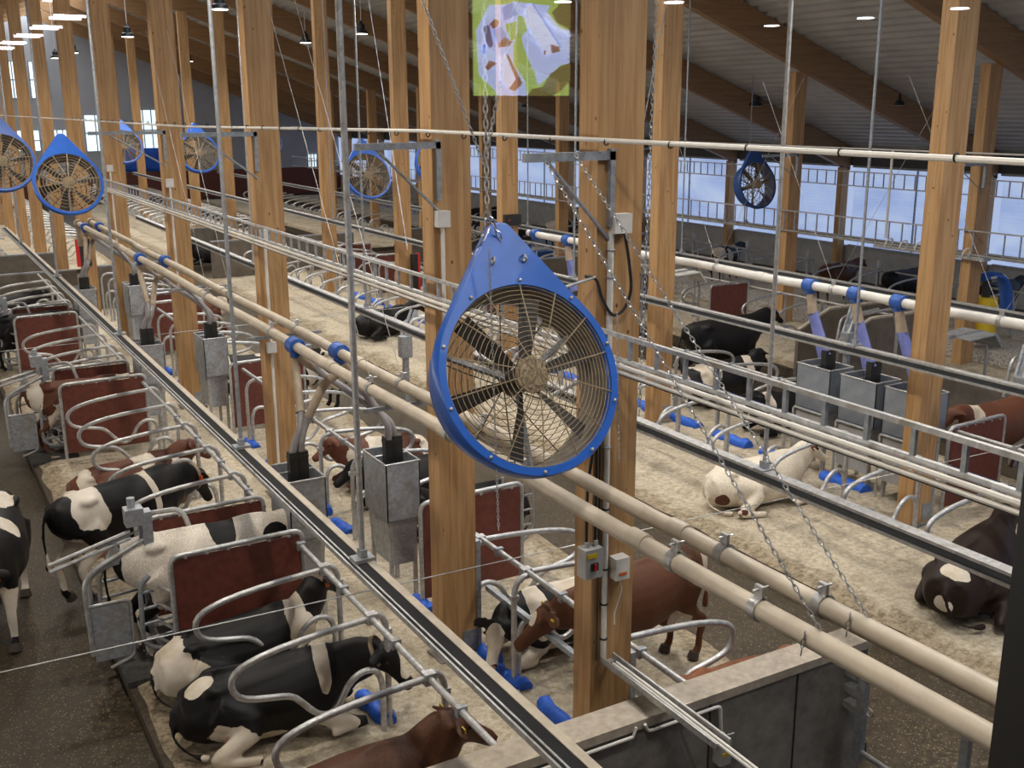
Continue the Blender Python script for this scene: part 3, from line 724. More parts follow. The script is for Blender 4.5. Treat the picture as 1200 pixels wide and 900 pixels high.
# rear gate with pneumatic arm of a feed station
def rear_gate(y, lab, x=1.78):
    e = empty('feed_station_gate', (x, y, 0)); tag(e, lab, 'gate')
    m = MB(); m.box((-.03, -.03, -.03), (.03, .03, 1.62)); m.box((-.05, -.05, .0), (.05, .05, .12)); m.box((-.045, -.045, .75), (.045, .045, .9)); m.build('main_post', GALVD, e)
    m = MB(); m.box((-.16, -.10, 1.50), (.02, .06, 1.68)); m.box((.0, -.07, 1.25), (.10, .07, 1.62)); m.tube([(-.08, 0, 1.68), (-.08, 0, 1.78)], .04, 8); m.build('valve_box', GREYP if False else SHEET, e)
    m = MB()
    for dz in (0, .07): 
        m.tube([(-.12, -.02, 1.36+dz), (-.92, -.12, 1.20+dz)], .022, 8)
    m.tube([(.0, 0, 1.42), (-.45, -.05, 1.33)], .012, 6); m.build('air_cylinder', GALV, e)
    m = MB(); m.prism([(-.42, 1.10), (-.20, 1.12), (-.28, 1.40)], -.06, -.03); m.build('bracket_plate', SHEET, e, smooth=False)
    m = MB(); m.tube(rnd_path([(.0, -.03, 1.32), (-.50, -.08, 1.12), (-.62, -.1, 1.0), (-.60, -.1, .2)], .1), .028, 10); m.tube(rnd_path([(-.02, .05, 1.2), (-.56, .0, 1.02), (-.56, .0, .5)], .1), .026, 10); m.build('gate_arm', GALV, e)
    m = MB(); m.box((-.58, -.12, .12), (-.22, -.10, .72)); p = m.build('blue_grey_plate', SHEET, e, smooth=False)
    m = MB(); m.tube(rnd_path([(-.60, -.11, .74), (-.20, -.11, .74), (-.20, -.11, .1), (-.45, -.11, .02)], .08), .018, 8); m.build('plate_edge', GALV, e)
    for nme, yy, x0 in (('rung_gate', .30, -.32), ('rung_gate', -.18, .0)):
        m = MB(); m.tube(rnd_path([(x0, yy, .98), (x0-.10, yy, .9), (x0-.12, yy, .25), (x0+.02, yy, .14), (x0+.25, yy, .14)], .12), .026, 8)
        for z in (.28, .45, .62, .80): m.tube([(x0-.1, yy, z), (x0+.28, yy, z+.02)], .018, 6)
        m.build(nme, GALVD, e)
    m = MB()
    for z in (.25, .45, .65, .86): m.tube([(0, 0, z), (.15, -.45, z+.01)], .018, 6)
    m.build('side_rungs', GALV, e)
    m = MB(); m.tube(rnd_path([(.05, .62, .0), (.05, .62, 1.35), (.50, .40, 1.42), (.62, .32, .95), (.62, .3, .7)], .12), .028, 8); m.build('bent_side_bar', GALV, e)
rear_gate(10.75, 'steel rear gate with air cylinder behind the white cow at lower left')
rear_gate(18.75, 'steel rear gate with air cylinder behind the brown and white cow at left')
rear_gate(25.5, 'small steel rear gate behind the black cow at far left')
def rung_gate(x, y, lab, s=1):
    e = MB(); e.tube([(0, 0, -.04), (0, 0, 1.32)], .028, 8); o = e.build('rung_gate', GALVD, loc=(x, y, 0)); tag(o, lab, 'gate')
    m = MB(); m.tube(rnd_path([(s*.02, 0, 1.15), (s*.22, 0, 1.1), (s*.22, 0, .35), (s*.04, 0, .22)], .12), .022, 8)
    for z in (.45, .65, .85, 1.0): m.tube([(0, 0, z), (s*.22, 0, z)], .016, 6)
    m.tube([(-.22, 0, .3), (-.22, 0, 1.15)], .02, 6)
    for z in (.45, .65, .85, 1.0): m.tube([(-.22, 0, z), (0, 0, z)], .014, 6)
    m.build('rungs', GALV, o); b = MB(); b.box((-.30, -.05, 1.28), (.12, .05, 1.34)); b.build('top_bracket', GALVD, o)
rung_gate(6.35, 10.9, 'narrow rung gate right of the red brown board and below the big fan')
rung_gate(6.3, 18.7, 'narrow rung gate behind the slender column left of centre')
def head_gate(x, y, lab, sheet=True, rz=0):
    e = empty('selection_gate', (x, y, 0), rz); tag(e, lab, 'gate')
    m = MB(); m.box((-.05, -.05, -.2), (.05, .05, 1.25)); m.cbox((0, 0, 1.1), (.22, .2, .42)); m.cbox((.1, .05, 1.36), (.12, .1, .2)); m.build('valve_post', SHEET, e)
    m = MB(); m.tube(rnd_path([(0, 0, 1.25), (.15, 0, 1.62), (1.25, 0, 1.66), (1.4, 0, 1.2), (1.4, 0, -.2)], .15), .032, 8); m.tube(rnd_path([(0, .3, .9), (.1, .3, 1.55), (1.2, .35, 1.6)], .15), .028, 8); m.build('bent_frame', GALV, e)
    m = MB(); m.tube([(.05, .12, 1.2), (.35, .2, 1.75)], .045, 8); m.tube([(-.05, .12, 1.2), (.25, .2, 1.78)], .03, 8); m.build('air_cylinder', GALVD, e)
    if sheet:
        m = MB(); m.prism([(.45, 1.62), (1.15, 1.66), (1.35, 1.40), (1.32, 1.38), (1.1, 1.63), (.45, 1.60)], -.35, .35); m.build('bent_sheet', WHITEP if y > 16 else SHEET, e, smooth=False)
    return e
head_gate(15.6, 12.1, 'grey selection gate with bent sheet right of the tall right column')
head_gate(15.9, 20.6, 'grey selection gate with pale bent sheet left of the lone red brown board')
head_gate(15.4, 22.3, 'second pale sheet selection gate further back beside the column')
head_gate(15.6, 10.4, 'grey selection gate at the right edge without sheet', False)
head_gate(8.3, 18.6, 'grey selection gate standing in the alley behind the two dusty pipes', True)
head_gate(15.9, 14.4, 'grey selection gate between the concrete panel and the tall column', False)
# ------------------------------------------------------------------ hanging rails with rods
def hang_rail(x, z, y0, y1, lab, beige=False):
    m = MB(); m.mi = 0
    if not beige: m.box((-.06, y0, -.115), (.055, y1, -.10)); m.box((-.06, y0, -.10), (-.05, y1, -.085))

    if beige:
        m.mi = 1; m.box((.01, y0, -.05), (.07, y1, .0)); m.mi = 2; m.box((-.070, y0, -.05), (.01, y1, -.006)); m.box((-.098, y0, -.05), (-.082, y1, -.01)); m.mi = 0; m.box((-.082, y0, -.04), (-.070, y1, -.002)); m.box((-.112, y0, -.05), (-.098, y1, -.012))
    else:
        m.mi = 1; m.box((-.06, y0, -.006), (.055, y1, .006)); m.box((-.06, y0, -.02), (-.05, y1, -.006)); m.mi = 2; m.box((-.02, y0, -.10), (.0, y1, -.006))
    o = m.build('hanging_rail', [GALV, RAILTOP if beige else GALV, RAILBLK if beige else RAILWEB], loc=(x, 0, z), smooth=False); return tag(o, lab, 'rail')
hang_rail(2.7, 2.33, 3.0, 34, 'hanging rail with dusty top and black groove crossing the lower left diagonally', True)
hang_rail(6.75, 2.30, 3.0, 36, 'galvanised hanging rail crossing above the pale bedding and white cow')
hang_rail(11.3, 2.38, 3.0, 60, 'galvanised hanging rail crossing in front of the three grey feed boxes')
hang_rail(15.8, 2.3, 10.0, 60, 'galvanised hanging rail far back below the curtain daylight')
hang_rail(22.3, 2.2, 6.0, 60, 'galvanised hanging rail in front of the lower curtain edge')
def rod(x, y, zb, r, lab, grp=None, mat=GALV):
    zt = beam_z(x)+.75
    o = MB().tube([(0, 0, 0), (0, 0, zt-zb)], r, 10).build('hanger_rod', mat, loc=(x, y, zb)); tag(o, lab, 'rod', grp)
    c = MB(); c.cbox((0, 0, .01), (.16, .12, .03)); c.cbox((0, 0, .05), (.05, .08, .08)); c.build('rod_foot', GALVD, o); return o
rod(2.7, 6.95, 2.33, .024, 'thick bright galvanised hanger rod left of the big fan')
rod(2.7, 10.12, 2.33, .02, 'dark hanger rod standing on the dusty rail above the lower left stalls', mat=GALVD)
rod(2.7, 16.5, 2.33, .02, 'hanger rod on the dusty rail beside the second feed station', mat=GALVD)
rod(2.7, 23.2, 2.33, .02, 'hanger rod on the dusty rail at the left edge', 'far hanger rods of the dusty rail', GALVD)
rod(2.7, 29.8, 2.33, .02, 'hanger rod on the dusty rail at the left edge', 'far hanger rods of the dusty rail', GALVD)
rod(6.75, 7.0, 2.30, .02, 'hanger rod right of the front column ending above the white cow')
rod(6.75, 13.5, 2.30, .018, 'hanger rod behind the big fan'); rod(6.75, 16.7, 2.30, .018, 'thin blue grey hanger rod between the bright rod and the fan', mat=GALVD)
rod(6.75, 23.2, 2.30, .018, 'thin hanger rod beside the column left of centre'); rod(6.75, 29.8, 2.3, .018, 'thin hanger rod in front of the small upper left fan')
for y, l in ((10.1, 'hanger rod just left of the tall right column'), (17.2, 'hanger rod left of the front timber column in front of the curtain'), (23.8, 'hanger rod crossing the wide column gap left of centre'), (30.3, 'far hanger rod left of the bright rod')):
    rod(11.3, y, 2.38, .02, l, mat=GALVD)
for y in (12.7, 19.5, 26.5, 33.5): rod(15.8, y, 2.3, .018, 'thin far hanger rod in front of the daylit curtain', 'thin rods before the curtain', GALVD)
for y in (14.2, 17.5, 24.5, 31.5): rod(22.3, y, 2.2, .018, 'thin hanger rod close to the curtain wall', 'thin rods close to the curtain', GALVD)
# cable ladders
def ladder(x, y0, y1, zb, zt, step, lab, pipes=True, mat=GALVD):
    m = MB(); m.box((-.015, y0, zt-.03), (.015, y1, zt)); m.box((-.015, y0, zb), (.015, y1, zb+.03))
    o = m.build('cable_ladder', GALV, loc=(x, 0, 0), smooth=False); tag(o, lab, 'cable ladder')
    r = MB().box((-.012, -.014, zb+.02), (.012, .014, zt-.02)).build('rung', mat, o, loc=(0, y0+.1, 0), smooth=False)
    y = y0+.1+step; cnt = 1; rest = MB()
    while y < y1:
        cnt += 1
        if cnt > 98: rest.box((-.012, y-.014, zb+.02), (.012, y+.014, zt-.02)); y += step; continue
        c_ = r.copy(); COL.objects.link(c_); c_.parent = o; c_.location = (0, y, 0); y += step
    if rest.v: rest.build('rung', mat, o, smooth=False)['kind'] = 'stuff'
    if pipes:
        m = MB(); m.tube([(-.05, y0, zb-.01), (-.05, y1, zb-.01)], .018, 8); m.tube([(-.045, y0, zb-.055), (-.045, y1, zb-.055)], .016, 8); m.build('conduit', PIPEW, o)
        m = MB()
        for k in range(1): m.tube([(-.035-.018*k, y0, zb-.078), (-.035-.018*k, y1, zb-.078)], .0055, 6)
        m.build('black_cables', BLACKP, o)
    return o
ladder(4.28, 1.2, 27.5, 3.87, 4.07, .30, 'cable ladder carrying white conduits across the middle of the picture')
ladder(20.1, 8.0, 60, 2.46, 3.0, .38, 'long cable ladder in front of the lower half of the curtain', False)
ladder(24.2, 8.0, 60, 3.35, 3.78, .36, 'upper cable ladder in front of the top of the curtain', False)
m = MB(); m.box((20.05, 14.6, 2.36), (20.3, 17.6, 2.44)); o = m.build('cable_tray', GALV, smooth=False); tag(o, 'small cable tray with loose white hoses before the curtain', 'cable tray')
for i in range(6): MB().ring((20.0, 15.0+.42*i, 2.5), .12, .018, (0, 1, .3), 16, 6).build('hose_coil', PIPEW, o)
o = MB().tube([(4.26, 2.6, 5.36), (4.26, 9.0, 5.40), (4.26, 18, 5.33), (4.26, 30, 5.36), (4.26, 62, 5.42)], .016, 8).build('long_conduit', PIPEW); tag(o, 'thin white conduit running level across the whole upper picture', 'conduit')
c = MB().ring((4.26, 0, 5.37), .02, .006, (0, 1, 0), 8, 4).build('cable_tie', BLACKP, o, loc=(0, 2.6, 0))
for y in frange(3.3, 30, .7):
    c_ = c.copy(); COL.objects.link(c_); c_.parent = o; c_.location = (0, y, 0)
o = MB().tube([(20.1, 8, 4.62), (20.1, 60, 4.62)], .02, 8).build('far_conduit', PIPEW); tag(o, 'thin white conduit running level above the curtain', 'conduit')
o = MB().tube([(20.1, 17.3, 2.6), (20.1, 17.3, 4.62)], .03, 8).build('down_conduit', PIPEW); tag(o, 'upright white conduit between the curtain ladders right of the dark blue fan', 'conduit')
# wall brackets on columns with diagonal braces
def bracket(X, Y, z, L, lab, grp=None):
    m = MB(); m.box((-L, -.02, -.03), (0.0, .02, .03)); m.box((-.02, -.03, -.5), (.02, .03, .05)); m.box((-.02, -.03, -.03), (.02, .03, .03))
    o = m.build('fan_bracket', GALVD, loc=(X, Y, z), smooth=False); tag(o, lab, 'bracket', grp)
    m = MB(); m.tube([(-L*.75, 0, -.02), (0, 0, -.6)], .014, 6); m.build('diagonal_brace', GALVD, o)
bracket(4.4, 9.0, 5.27, .82, 'steel arm with brace on the left of the wide column behind the fan')
bracket(4.45, 6.31, 5.27, .72, 'steel arm with brace on the left side of the front timber column')
bracket(4.4, 14.65, 5.27, 1.0, 'steel arm on the column left of the bright rod'); bracket(4.4, 20.2, 5.2, 1.3, 'steel arm on the column above the upper left fan')
for Y in (14.9, 20.4, 26.0): bracket(20.2, Y, 4.4, 1.2, 'far steel arm on a column near the curtain', 'far steel arms')
# ------------------------------------------------------------------ low concrete wall, gate and wiring in the foreground
m = MB(); m.box((-1.2, 5.60, -.34), (6.72, 5.85, 1.13)); o = m.build('low_concrete_wall', CONC, smooth=False); tag(o, 'low concrete wall with pale cap crossing the bottom right of the picture', 'wall')
MB().box((-1.2, 5.585, 1.13), (6.74, 5.86, 1.205)).build('wall_cap', CAP, o)
for x in (4.98, 5.9):
    MB().box((x-.006, 5.592, -.2), (x+.006, 5.601, 1.13)).build('joint', BLACKP, o)
m = MB(); P = [(-1, 1.0), (4.25, 1.0), (4.28, 1.06)]
m.tube([(2.6, 5.57, 1.10), (4.22, 5.57, 1.10), (4.25, 5.57, 1.17)], .013, 8); m.tube(rnd_path([(4.33, 5.57, 1.17), (4.36, 5.57, 1.10), (5.06, 5.57, 1.10), (5.08, 5.57, .85)], .04), .013, 8)
tag(m.build('wall_conduit', PIPEW), 'white conduit along the top of the low concrete wall', 'conduit')
m = MB(); m.box((5.03, 5.51, .60), (5.14, 5.60, .80)); o = m.build('switch_box', GREYP); tag(o, 'small grey switch box with yellow sticker on the low concrete wall', 'box')
MB().box((5.05, 5.505, .68), (5.11, 5.512, .71)).build('yellow_sticker', YEL, o); MB().tube([(5.085, 5.56, .80), (5.085, 5.56, .86)], .02, 8).build('cable_gland', GREYP, o)
MB().tube([(5.085, 5.55, .60), (5.085, 5.58, .2), (5.085, 5.58, -.18)], .007, 6).build('black_cable', BLACKP, o); MB().tube([(5.06, 5.52, .86), (5.15, 5.50, .87)], .008, 6).build('lever', GREYP, o)
m = MB(); m.box((4.43, 4.9, 1.30), (4.445, 6.31, 1.35)); m.box((4.55, 4.9, 1.30), (4.565, 6.31, 1.35)); m.box((4.43, 5.65, 1.295), (4.565, 6.31, 1.305))
o = m.build('cable_tray', GALV, smooth=False); tag(o, 'perforated cable tray leading from the front column over the concrete wall', 'cable tray')
for i in range(12): MB().box((4.45, 5.68+.05*i, 1.303), (4.545, 5.70+.05*i, 1.309)).build('slot', BLACKP, o)
for dx in (.0, .035): MB().tube([(4.48+dx, 6.2, 1.325), (4.48+dx, 5.6, 1.325), (4.48+dx, 3.6, 1.30)], .012, 8).build('conduit', PIPEW, o)
m = MB(); z0, z1 = .05, 1.08
m.tube([(0, 0, z1), (0, -2.6, z1)], .028, 10); m.tube([(0, 0, .30), (0, -2.6, .30)], .025, 10)
o = m.build('alley_gate', GALV, loc=(6.50, 5.42, 0)); tag(o, 'tubular steel gate hinged at the end of the low concrete wall', 'gate')
MB().box((-.03, -.03, .22), (.03, .05, 1.10)).build('hinge_stile', GALVD, o); MB().box((-.025, -1.02, .05), (.025, -.95, 1.07)).build('upright', GALVD, o); MB().box((-.025, -2.02, .05), (.025, -1.95, 1.07)).build('upright', GALVD, o)
for z in (.65, .8, .95): MB().box((-.045, .05, z), (.045, .18, z+.06)).build('hinge', GALV, o)
MB().ring((-.06, -.12, .75), .035, .009, (1, 0, 0), 14, 6).build('chain_ring', GALV, o)
# front column fittings
def wbox(name, c, d, mat, lab, cat, parts=()):
    o = MB().cbox((0, 0, 0), d).build(name, mat, loc=c); tag(o, lab, cat)
    for n, cc, dd, mm in parts: MB().cbox(cc, dd).build(n, mm, o)
    return o
yf = 6.45-.12
wbox('switch_box', (4.30, yf-.05, 2.21), (.16, .12, .24), GREYP, 'grey isolator box with red black rotary switch on the front timber column', 'box',
     (('yellow_sticker', (-.02, -.063, .07), (.09, .006, .035), YEL), ('rotary_switch', (0, -.066, -.02), (.06, .02, .06), BLACKP), ('red_handle', (0, -.08, -.02), (.02, .012, .05), REDP), ('cable_gland', (-.03, 0, .14), (.03, .03, .05), GREYP), ('cable_gland', (.05, 0, .14), (.03, .03, .05), GREYP)))
wbox('junction_box', (4.58, yf-.05, 2.10), (.13, .10, .18), WHITEP, 'small pale junction box right of the conduit on the front timber column', 'box', (('orange_sticker', (0, -.052, -.04), (.07, .004, .025), ORG),))
wbox('junction_box', (4.53, yf-.04, 4.79), (.15, .08, .14), WHITEP, 'white junction box with black cable loop high on the front timber column', 'box', ())
o = MB().tube([(4.46, yf-.02, 1.32), (4.46, yf-.02, 4.72)], .024, 10).build('column_conduit', PIPEW); tag(o, 'white conduit running down the front timber column', 'conduit')
for z in (1.5, 1.8, 2.1, 2.6, 3.1, 3.6, 4.0, 4.4, 4.6): MB().ring((4.46, yf-.02, z), .027, .008, (0, 0, 1), 12, 6).build('conduit_clip', BLACKP if z < 3 else GALVD, o)
o = MB().tube([(4.40, yf-.015, 1.32), (4.40, yf-.015, 3.2)], .007, 6).build('black_conduit', BLACKP); tag(o, 'dark cable strip beside the white conduit on the front timber column', 'cable')
for dx, ln in ((-.03, .6), (.05, .6)):
    o = MB().tube([(4.30+dx, yf-.04, 2.36), (4.31+dx, yf-.03, 2.8), (4.36, yf-.02, 3.3)], .012, 8).build('black_cable', BLACKP); tag(o, 'black cable entering the top of the grey isolator box', 'cable', 'cables into the isolator box')
o = MB().tube(smooth_path([(4.56, yf-.05, 4.72), (4.60, yf-.06, 4.5), (4.62, yf-.06, 4.3), (4.56, yf-.06, 4.16), (4.46, yf-.06, 4.13), (4.37, yf-.06, 4.25), (4.31, yf-.06, 4.40), (4.22, yf-.05, 4.43)], 5), .012, 8).build('black_cable', BLACKP); tag(o, 'black cable loop hanging below the white junction box', 'cable')
o = MB().tube([(4.30, yf-.06, 4.42), (3.95, yf-.06, 4.35)], .012, 8).build('cable_sheath', GALV); tag(o, 'grey cable sheath reaching left from the black cable loop', 'cable')
o = MB().tube([(4.58, yf-.05, 2.01), (4.61, yf-.05, 1.9), (4.55, yf-.04, 1.7), (4.56, yf-.03, 1.6)], .006, 6).build('thin_white_cable', PIPEW); tag(o, 'thin white cable hanging under the small pale junction box', 'cable')
o = MB().tube(rnd_path([(4.62, yf-.05, 3.72), (4.62, yf-.1, 3.78), (4.1, yf-.1, 3.66), (3.9, yf-.1, 3.6)], .05), .016, 8).build('ladder_bracket', WHITEP); tag(o, 'white bar bracket holding the cable ladder at the front column', 'bracket')
for i, (Y, z) in enumerate([(9.0, 4.6), (14.6, 3.9), (14.6, 2.3), (20.2, 4.3), (26.2, 4.3)]):
    wbox('junction_box', (4.42, Y-.03, z), (.13, .08, .15), WHITEP, ['', 'white junction box on the column', '', '', ''][0] or ['white junction box on the column behind the big fan', 'white junction box above the ladder on the column left of the bright rod', 'white junction box low on the column left of the bright rod', 'white junction box on the column near the upper left fan', 'white junction box on the farther left column'][i], 'box')
    o = MB().tube([(4.42, Y-.03, z-.07), (4.42, Y-.03, z-1.9)], .02, 8).build('column_conduit', PIPEW); tag(o, 'white conduit on a far column of the left row', 'conduit', 'white conduits on far columns')
wbox('control_box', (11.6, 14.7, 3.62), (.35, .14, .22), BLACKP, 'black control box with red lights behind the top of the big fan', 'box', ()) if False else None
wbox('control_box', (11.72, 20.35, 3.22), (.40, .16, .24), BLACKP, 'black control box on the column just above the big fan', 'box', (('red_light', (-.1, -.085, 0), (.03, .01, .03), REDP),))
wbox('control_cabinet', (4.42, 31.6, 1.75), (.36, .2, .75), BLACKP, 'black control cabinet with red left edge on a far column at left', 'cabinet', (('red_edge', (-.16, -.105, 0), (.10, .02, .75), REDP),))
wbox('control_cabinet', (11.9, 20.2+5.7, 1.35), (.16, .16, .95), BLACKP, 'tall red and black cabinet beside the column left of the wide one', 'cabinet', (('red_edge', (.10, 0, 0), (.06, .17, .98), REDP),))
# thin cross wires
for i, (Y, z0, z1, x0, x1, lab) in enumerate([(6.9, 1.9, 1.95, -1.0, 14.5, 'taut thin wire crossing the lower picture from left edge to right'), (19.0, 1.75, 1.8, -1, 9, 'thin wire crossing the second feed station')]):
    if i < 1: z0 = 2.16; z1 = 1.9
    o = MB().tube([(x0, Y, z0), ((x0+x1)/2, Y, (z0+z1)/2-.01), (x1, Y, z1)], .005, 5).build('taut_wire', GALV); tag(o, lab, 'wire')

# ------------------------------------------------------------------ fans
def fan(loc, tilt, lab, R=.635, blue=BLUEF, near=False, yaw=0.0):
    e = empty('ceiling_fan', loc); tag(e, lab, 'fan')
    e.rotation_euler = (tilt, 0, yaw)     # local: face towards -y, up = z
    # outline of the shroud face with its pointed top
    n = 64; apex = R*1.63; out = []
    a0 = math.acos(R/apex)                # tangent points from apex
    for i in range(n+1):
        t = pi/2 + a0 + (2*pi-2*a0)*i/n; out.append((R*cos(t), R*sin(t)))
    rr = .09
    for k in range(7):
        t = (pi/2-a0) + (2*a0)*k/6 ; out.append((rr*cos(t), apex-rr/ cos(a0)*0.55 + rr*sin(t)*.62 - .02))
    dens = []
    for i in range(len(out)):
        a_, b_ = Vector(out[i]), Vector(out[(i+1) % len(out)]); nn = max(1, int((b_-a_).length/.05))
        dens += [tuple(a_+(b_-a_)*j/nn) for j in range(nn)]
    out = dens; hole = R*.90; K = len(out)
    angs = [math.atan2(z, x) for x, z in out]
    inn = [(hole*cos(a), hole*sin(a)) for a in angs]
    m = MB(); D0, D1 = -.045, .045
    inset = [(x*.985, z*.985) for x, z in out]; inn2 = [(x*1.012, z*1.012) for x, z in inn]
    rings = [[(x, D0+.02, z) for x, z in inn], [(x, D0, z) for x, z in inn2], [(x, D0, z) for x, z in inset], [(x, D0+.018, z) for x, z in out], [(x, D1, z) for x, z in out], [(x, D1, z) for x, z in inn]]
    vs = [v for r_ in rings for v in r_]
    fs = [(a*K+i, a*K+(i+1) % K, ((a+1) % 6)*K+(i+1) % K, ((a+1) % 6)*K+i) for a in range(6) for i in range(K)]
    m.add(vs, fs); m.build('shroud', blue, e)
    m = MB()                               # duct behind, blue outside and dusty inside
    N_ = 48
    prof = [(hole, .0), (hole*.985, .10), (hole*.95, .20), (hole*.955, .29)]
    vs = [(r_*cos(2*pi*i/N_), y, r_*sin(2*pi*i/N_)) for r_, y in prof for i in range(N_)]
    m.add(vs, [(a*N_+i, (a+1)*N_+i, (a+1)*N_+(i+1) % N_, a*N_+(i+1) % N_) for a in range(3) for i in range(N_)])
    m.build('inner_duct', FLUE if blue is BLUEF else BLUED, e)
    m = MB(); prof = [(hole+.03, .04), (hole+.012, .12), (hole*.97, .29), (hole*.955, .29)]
    vs = [(r_*cos(2*pi*i/N_), y, r_*sin(2*pi*i/N_)) for r_, y in prof for i in range(N_)]
    m.add(vs, [(a*N_+i, a*N_+(i+1) % N_, (a+1)*N_+(i+1) % N_, (a+1)*N_+i) for a in range(3) for i in range(N_)])
    m.build('outer_duct', blue, e)
    for side, y0, dy in (('front_grille', -.03, -.10), ('rear_grille', .295, .06)):
        m = MB(); cnt = (17 if near else 9); wr = .0028 if near else .006
        if side == 'rear_grille': cnt = cnt*2//3
        for i in range(cnt):
            q = .14+(.86)*i/(cnt-1); m.ring((0, y0+dy*(1-q*q), 0), hole*q*(.95 if dy > 0 else 1), wr, (0, 1, 0), 44 if near else 24, 4)
        sp = 14 if side == 'front_grille' else 10
        for i in range(sp):
            a = 2*pi*(i+.3)/sp
            m.tube([(hole*.04*cos(a), y0+dy, hole*.04*sin(a)), (hole*.5*cos(a), y0+dy*.75, hole*.5*sin(a)), (hole*(1.01 if dy < 0 else .95)*cos(a), y0-.01*(dy < 0), hole*(1.01 if dy < 0 else .95)*sin(a))], .0045 if near else .008, 5)
        m.build(side, WIRE if side == 'front_grille' else WIRED, e)
    m = MB(); m.tube([(0, -.06, 0), (0, -.055, 0), (0, .0, 0), (0, .02, 0)], [.05, .095, .10, .07], 20); m.ring((0, -.04, 0), .105, .014, (0, 1, 0), 24, 6); m.build('hub', WIRE, e)
    m = MB(); m.tube([(0, .02, 0), (0, .25, 0)], .085, 16); m.tube([(0, .25, 0), (0, .28, 0)], .07, 16); m.build('motor', GALVD if not near else BLACKP, e)
    for a in (-pi/2-.0, pi*.85, pi*.15):
        m = MB(); m.tube([(.07*cos(a), .19, .07*sin(a)), (hole*.96*cos(a), .22, hole*.96*sin(a))], (.022), 6); m.build('motor_strut', GALVD, e)
    for i in range(6):                     # blades
        a = 2*pi*i/6+.2; ca, sa = cos(a), sin(a); m = MB(); vs = []
        for r_, hw, tw in ((.10, .035, .9), (.3, .055, .6), (hole*.92, .065, .35)):
            for s in (-1, 1):
                for th in (-.003, .003):
                    px = hw*s*cos(tw); py = hw*s*sin(tw)+th
                    vs.append((r_*ca - px*sa, .08+py, r_*sa + px*ca))
        fs = [(0, 1, 3, 2), (8, 10, 11, 9)]
        for k in (0, 4): fs += [(k, k+4, k+5, k+1), (k+2, k+3, k+7, k+6), (k, k+2, k+6, k+4), (k+1, k+5, k+7, k+3)]
        m.add(vs, fs); m.build('blade', WIRED, e)
    if near:
        for i in range(10):
            a = 2*pi*(i+.35)/10; m = MB(); m.ball((hole*1.06*cos(a), -.05, hole*1.06*sin(a)), (.013, .012, .013), 10, 6); m.build('bolt', GALV, e)
        for s in (-1, 1):
            m = MB(); m.ring((s*.115, -.065, R*1.16), .022, .007, (1, 0, .3*s), 12, 6); m.ball((s*.115, -.05, R*1.14), .014, 8, 6); m.build('shackle', GALV, e)
    return e
TILT = radians(-24)
fan((3.345, 5.6, 3.955), TILT, 'very large blue teardrop shaped fan hanging in the centre foreground', R=.648, near=True)
fan((2.94, 22.0, 4.25), TILT, 'blue teardrop fan at upper left between the first timber columns')
fan((2.0, 24.0, 4.6), TILT, 'blue fan cut off by the left edge of the picture')
fan((8.41, 34.0, 4.28), TILT, 'small blue fan hanging left of the column behind two feed pipes')
fan((10.7, 26.0, 3.93), TILT, 'blue teardrop fan right of the bright galvanised rod')
fan((14.6, 30.0, 3.95), TILT, 'blue fan mostly hidden behind the wide column', R=.68)
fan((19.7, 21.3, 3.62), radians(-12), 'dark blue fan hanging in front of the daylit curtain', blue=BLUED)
fan((7.3, 40.0, 4.35), TILT, 'distant blue fan between columns at upper left')
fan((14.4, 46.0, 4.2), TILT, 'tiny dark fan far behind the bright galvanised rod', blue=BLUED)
# ------------------------------------------------------------------ chains
def chain(a, b, lab, pitch=.036, grp=None, tail=0):
    a = Vector(a); b = Vector(b); d = b-a; L = d.length; n = max(2, int(L/pitch)); d.normalize()
    u = d.orthogonal().normalized(); v = d.cross(u); m = MB()
    far = (a-Vector((0, 0, 5.6))).length > 12
    if far:
        pts = [a+(b-a)*i/n for i in range(n+1)]
        m.tube([a+(b-a)*i/(n//2) for i in range(n//2+1)], [.012 if i % 2 else .006 for i in range(n//2+1)], 5)
    else:
        hl, hw, r_ = pitch*.72, pitch*.30, pitch*.11
        for i in range(n):
            c = a + d*(L*(i+.5)/n); s = (u, v)[i % 2]; t = (v, u)[i % 2]; K = 8; M_ = 4; vs = []
            for k in range(K):
                th = 2*pi*k/K; rad = d*cos(th)*hl + s*sin(th)*hw; rn = (d*cos(th)+s*sin(th)).normalized()
                for q in range(M_):
                    ph = 2*pi*q/M_+pi/4; vs.append(c + rad + rn*cos(ph)*r_ + t*sin(ph)*r_)
            m.add(vs, [(k*M_+q, k*M_+(q+1) % M_, ((k+1) % K)*M_+(q+1) % M_, ((k+1) % K)*M_+q) for k in range(K) for q in range(M_)])
    o = m.build('hanging_chain', CHAIN); return tag(o, lab, 'chain', grp)
ap = Vector((3.20, 5.86, 4.98))
chain((3.185, 5.96, 4.66), ap, 'short chain from the left shackle of the big blue fan', .05); chain((3.415, 5.96, 4.66), ap, 'short chain from the right shackle of the big blue fan', .05)
chain(ap, (3.19, 5.86, 6.3), 'vertical chain above the big blue fan', .045); chain(ap+Vector((0, 0, .35)), (3.66, 5.9, 7.2), 'chain slanting up right above the big blue fan')
chain(ap+Vector((-.02, 0, .28)), (2.75, 5.9, 6.35), 'chain slanting up left above the big blue fan', .03)
chain((3.78, 3.46, 3.04), (3.78, 6.1, 5.25), 'long chain slanting from the front column to the lower left feed pipe')
chain((4.10, 3.44, 3.04), (4.10, 6.24, 5.29), 'long chain slanting from the front column to the upper right feed pipe')
chain((4.60, 6.1, 3.4), (4.66, 6.1, 6.6), 'chain hanging in front of the wide front timber column')
chain((2.95, 5.3, 3.1), (3.15, 5.75, 4.75), 'thin chain hanging down over the left rim of the big fan', .022)
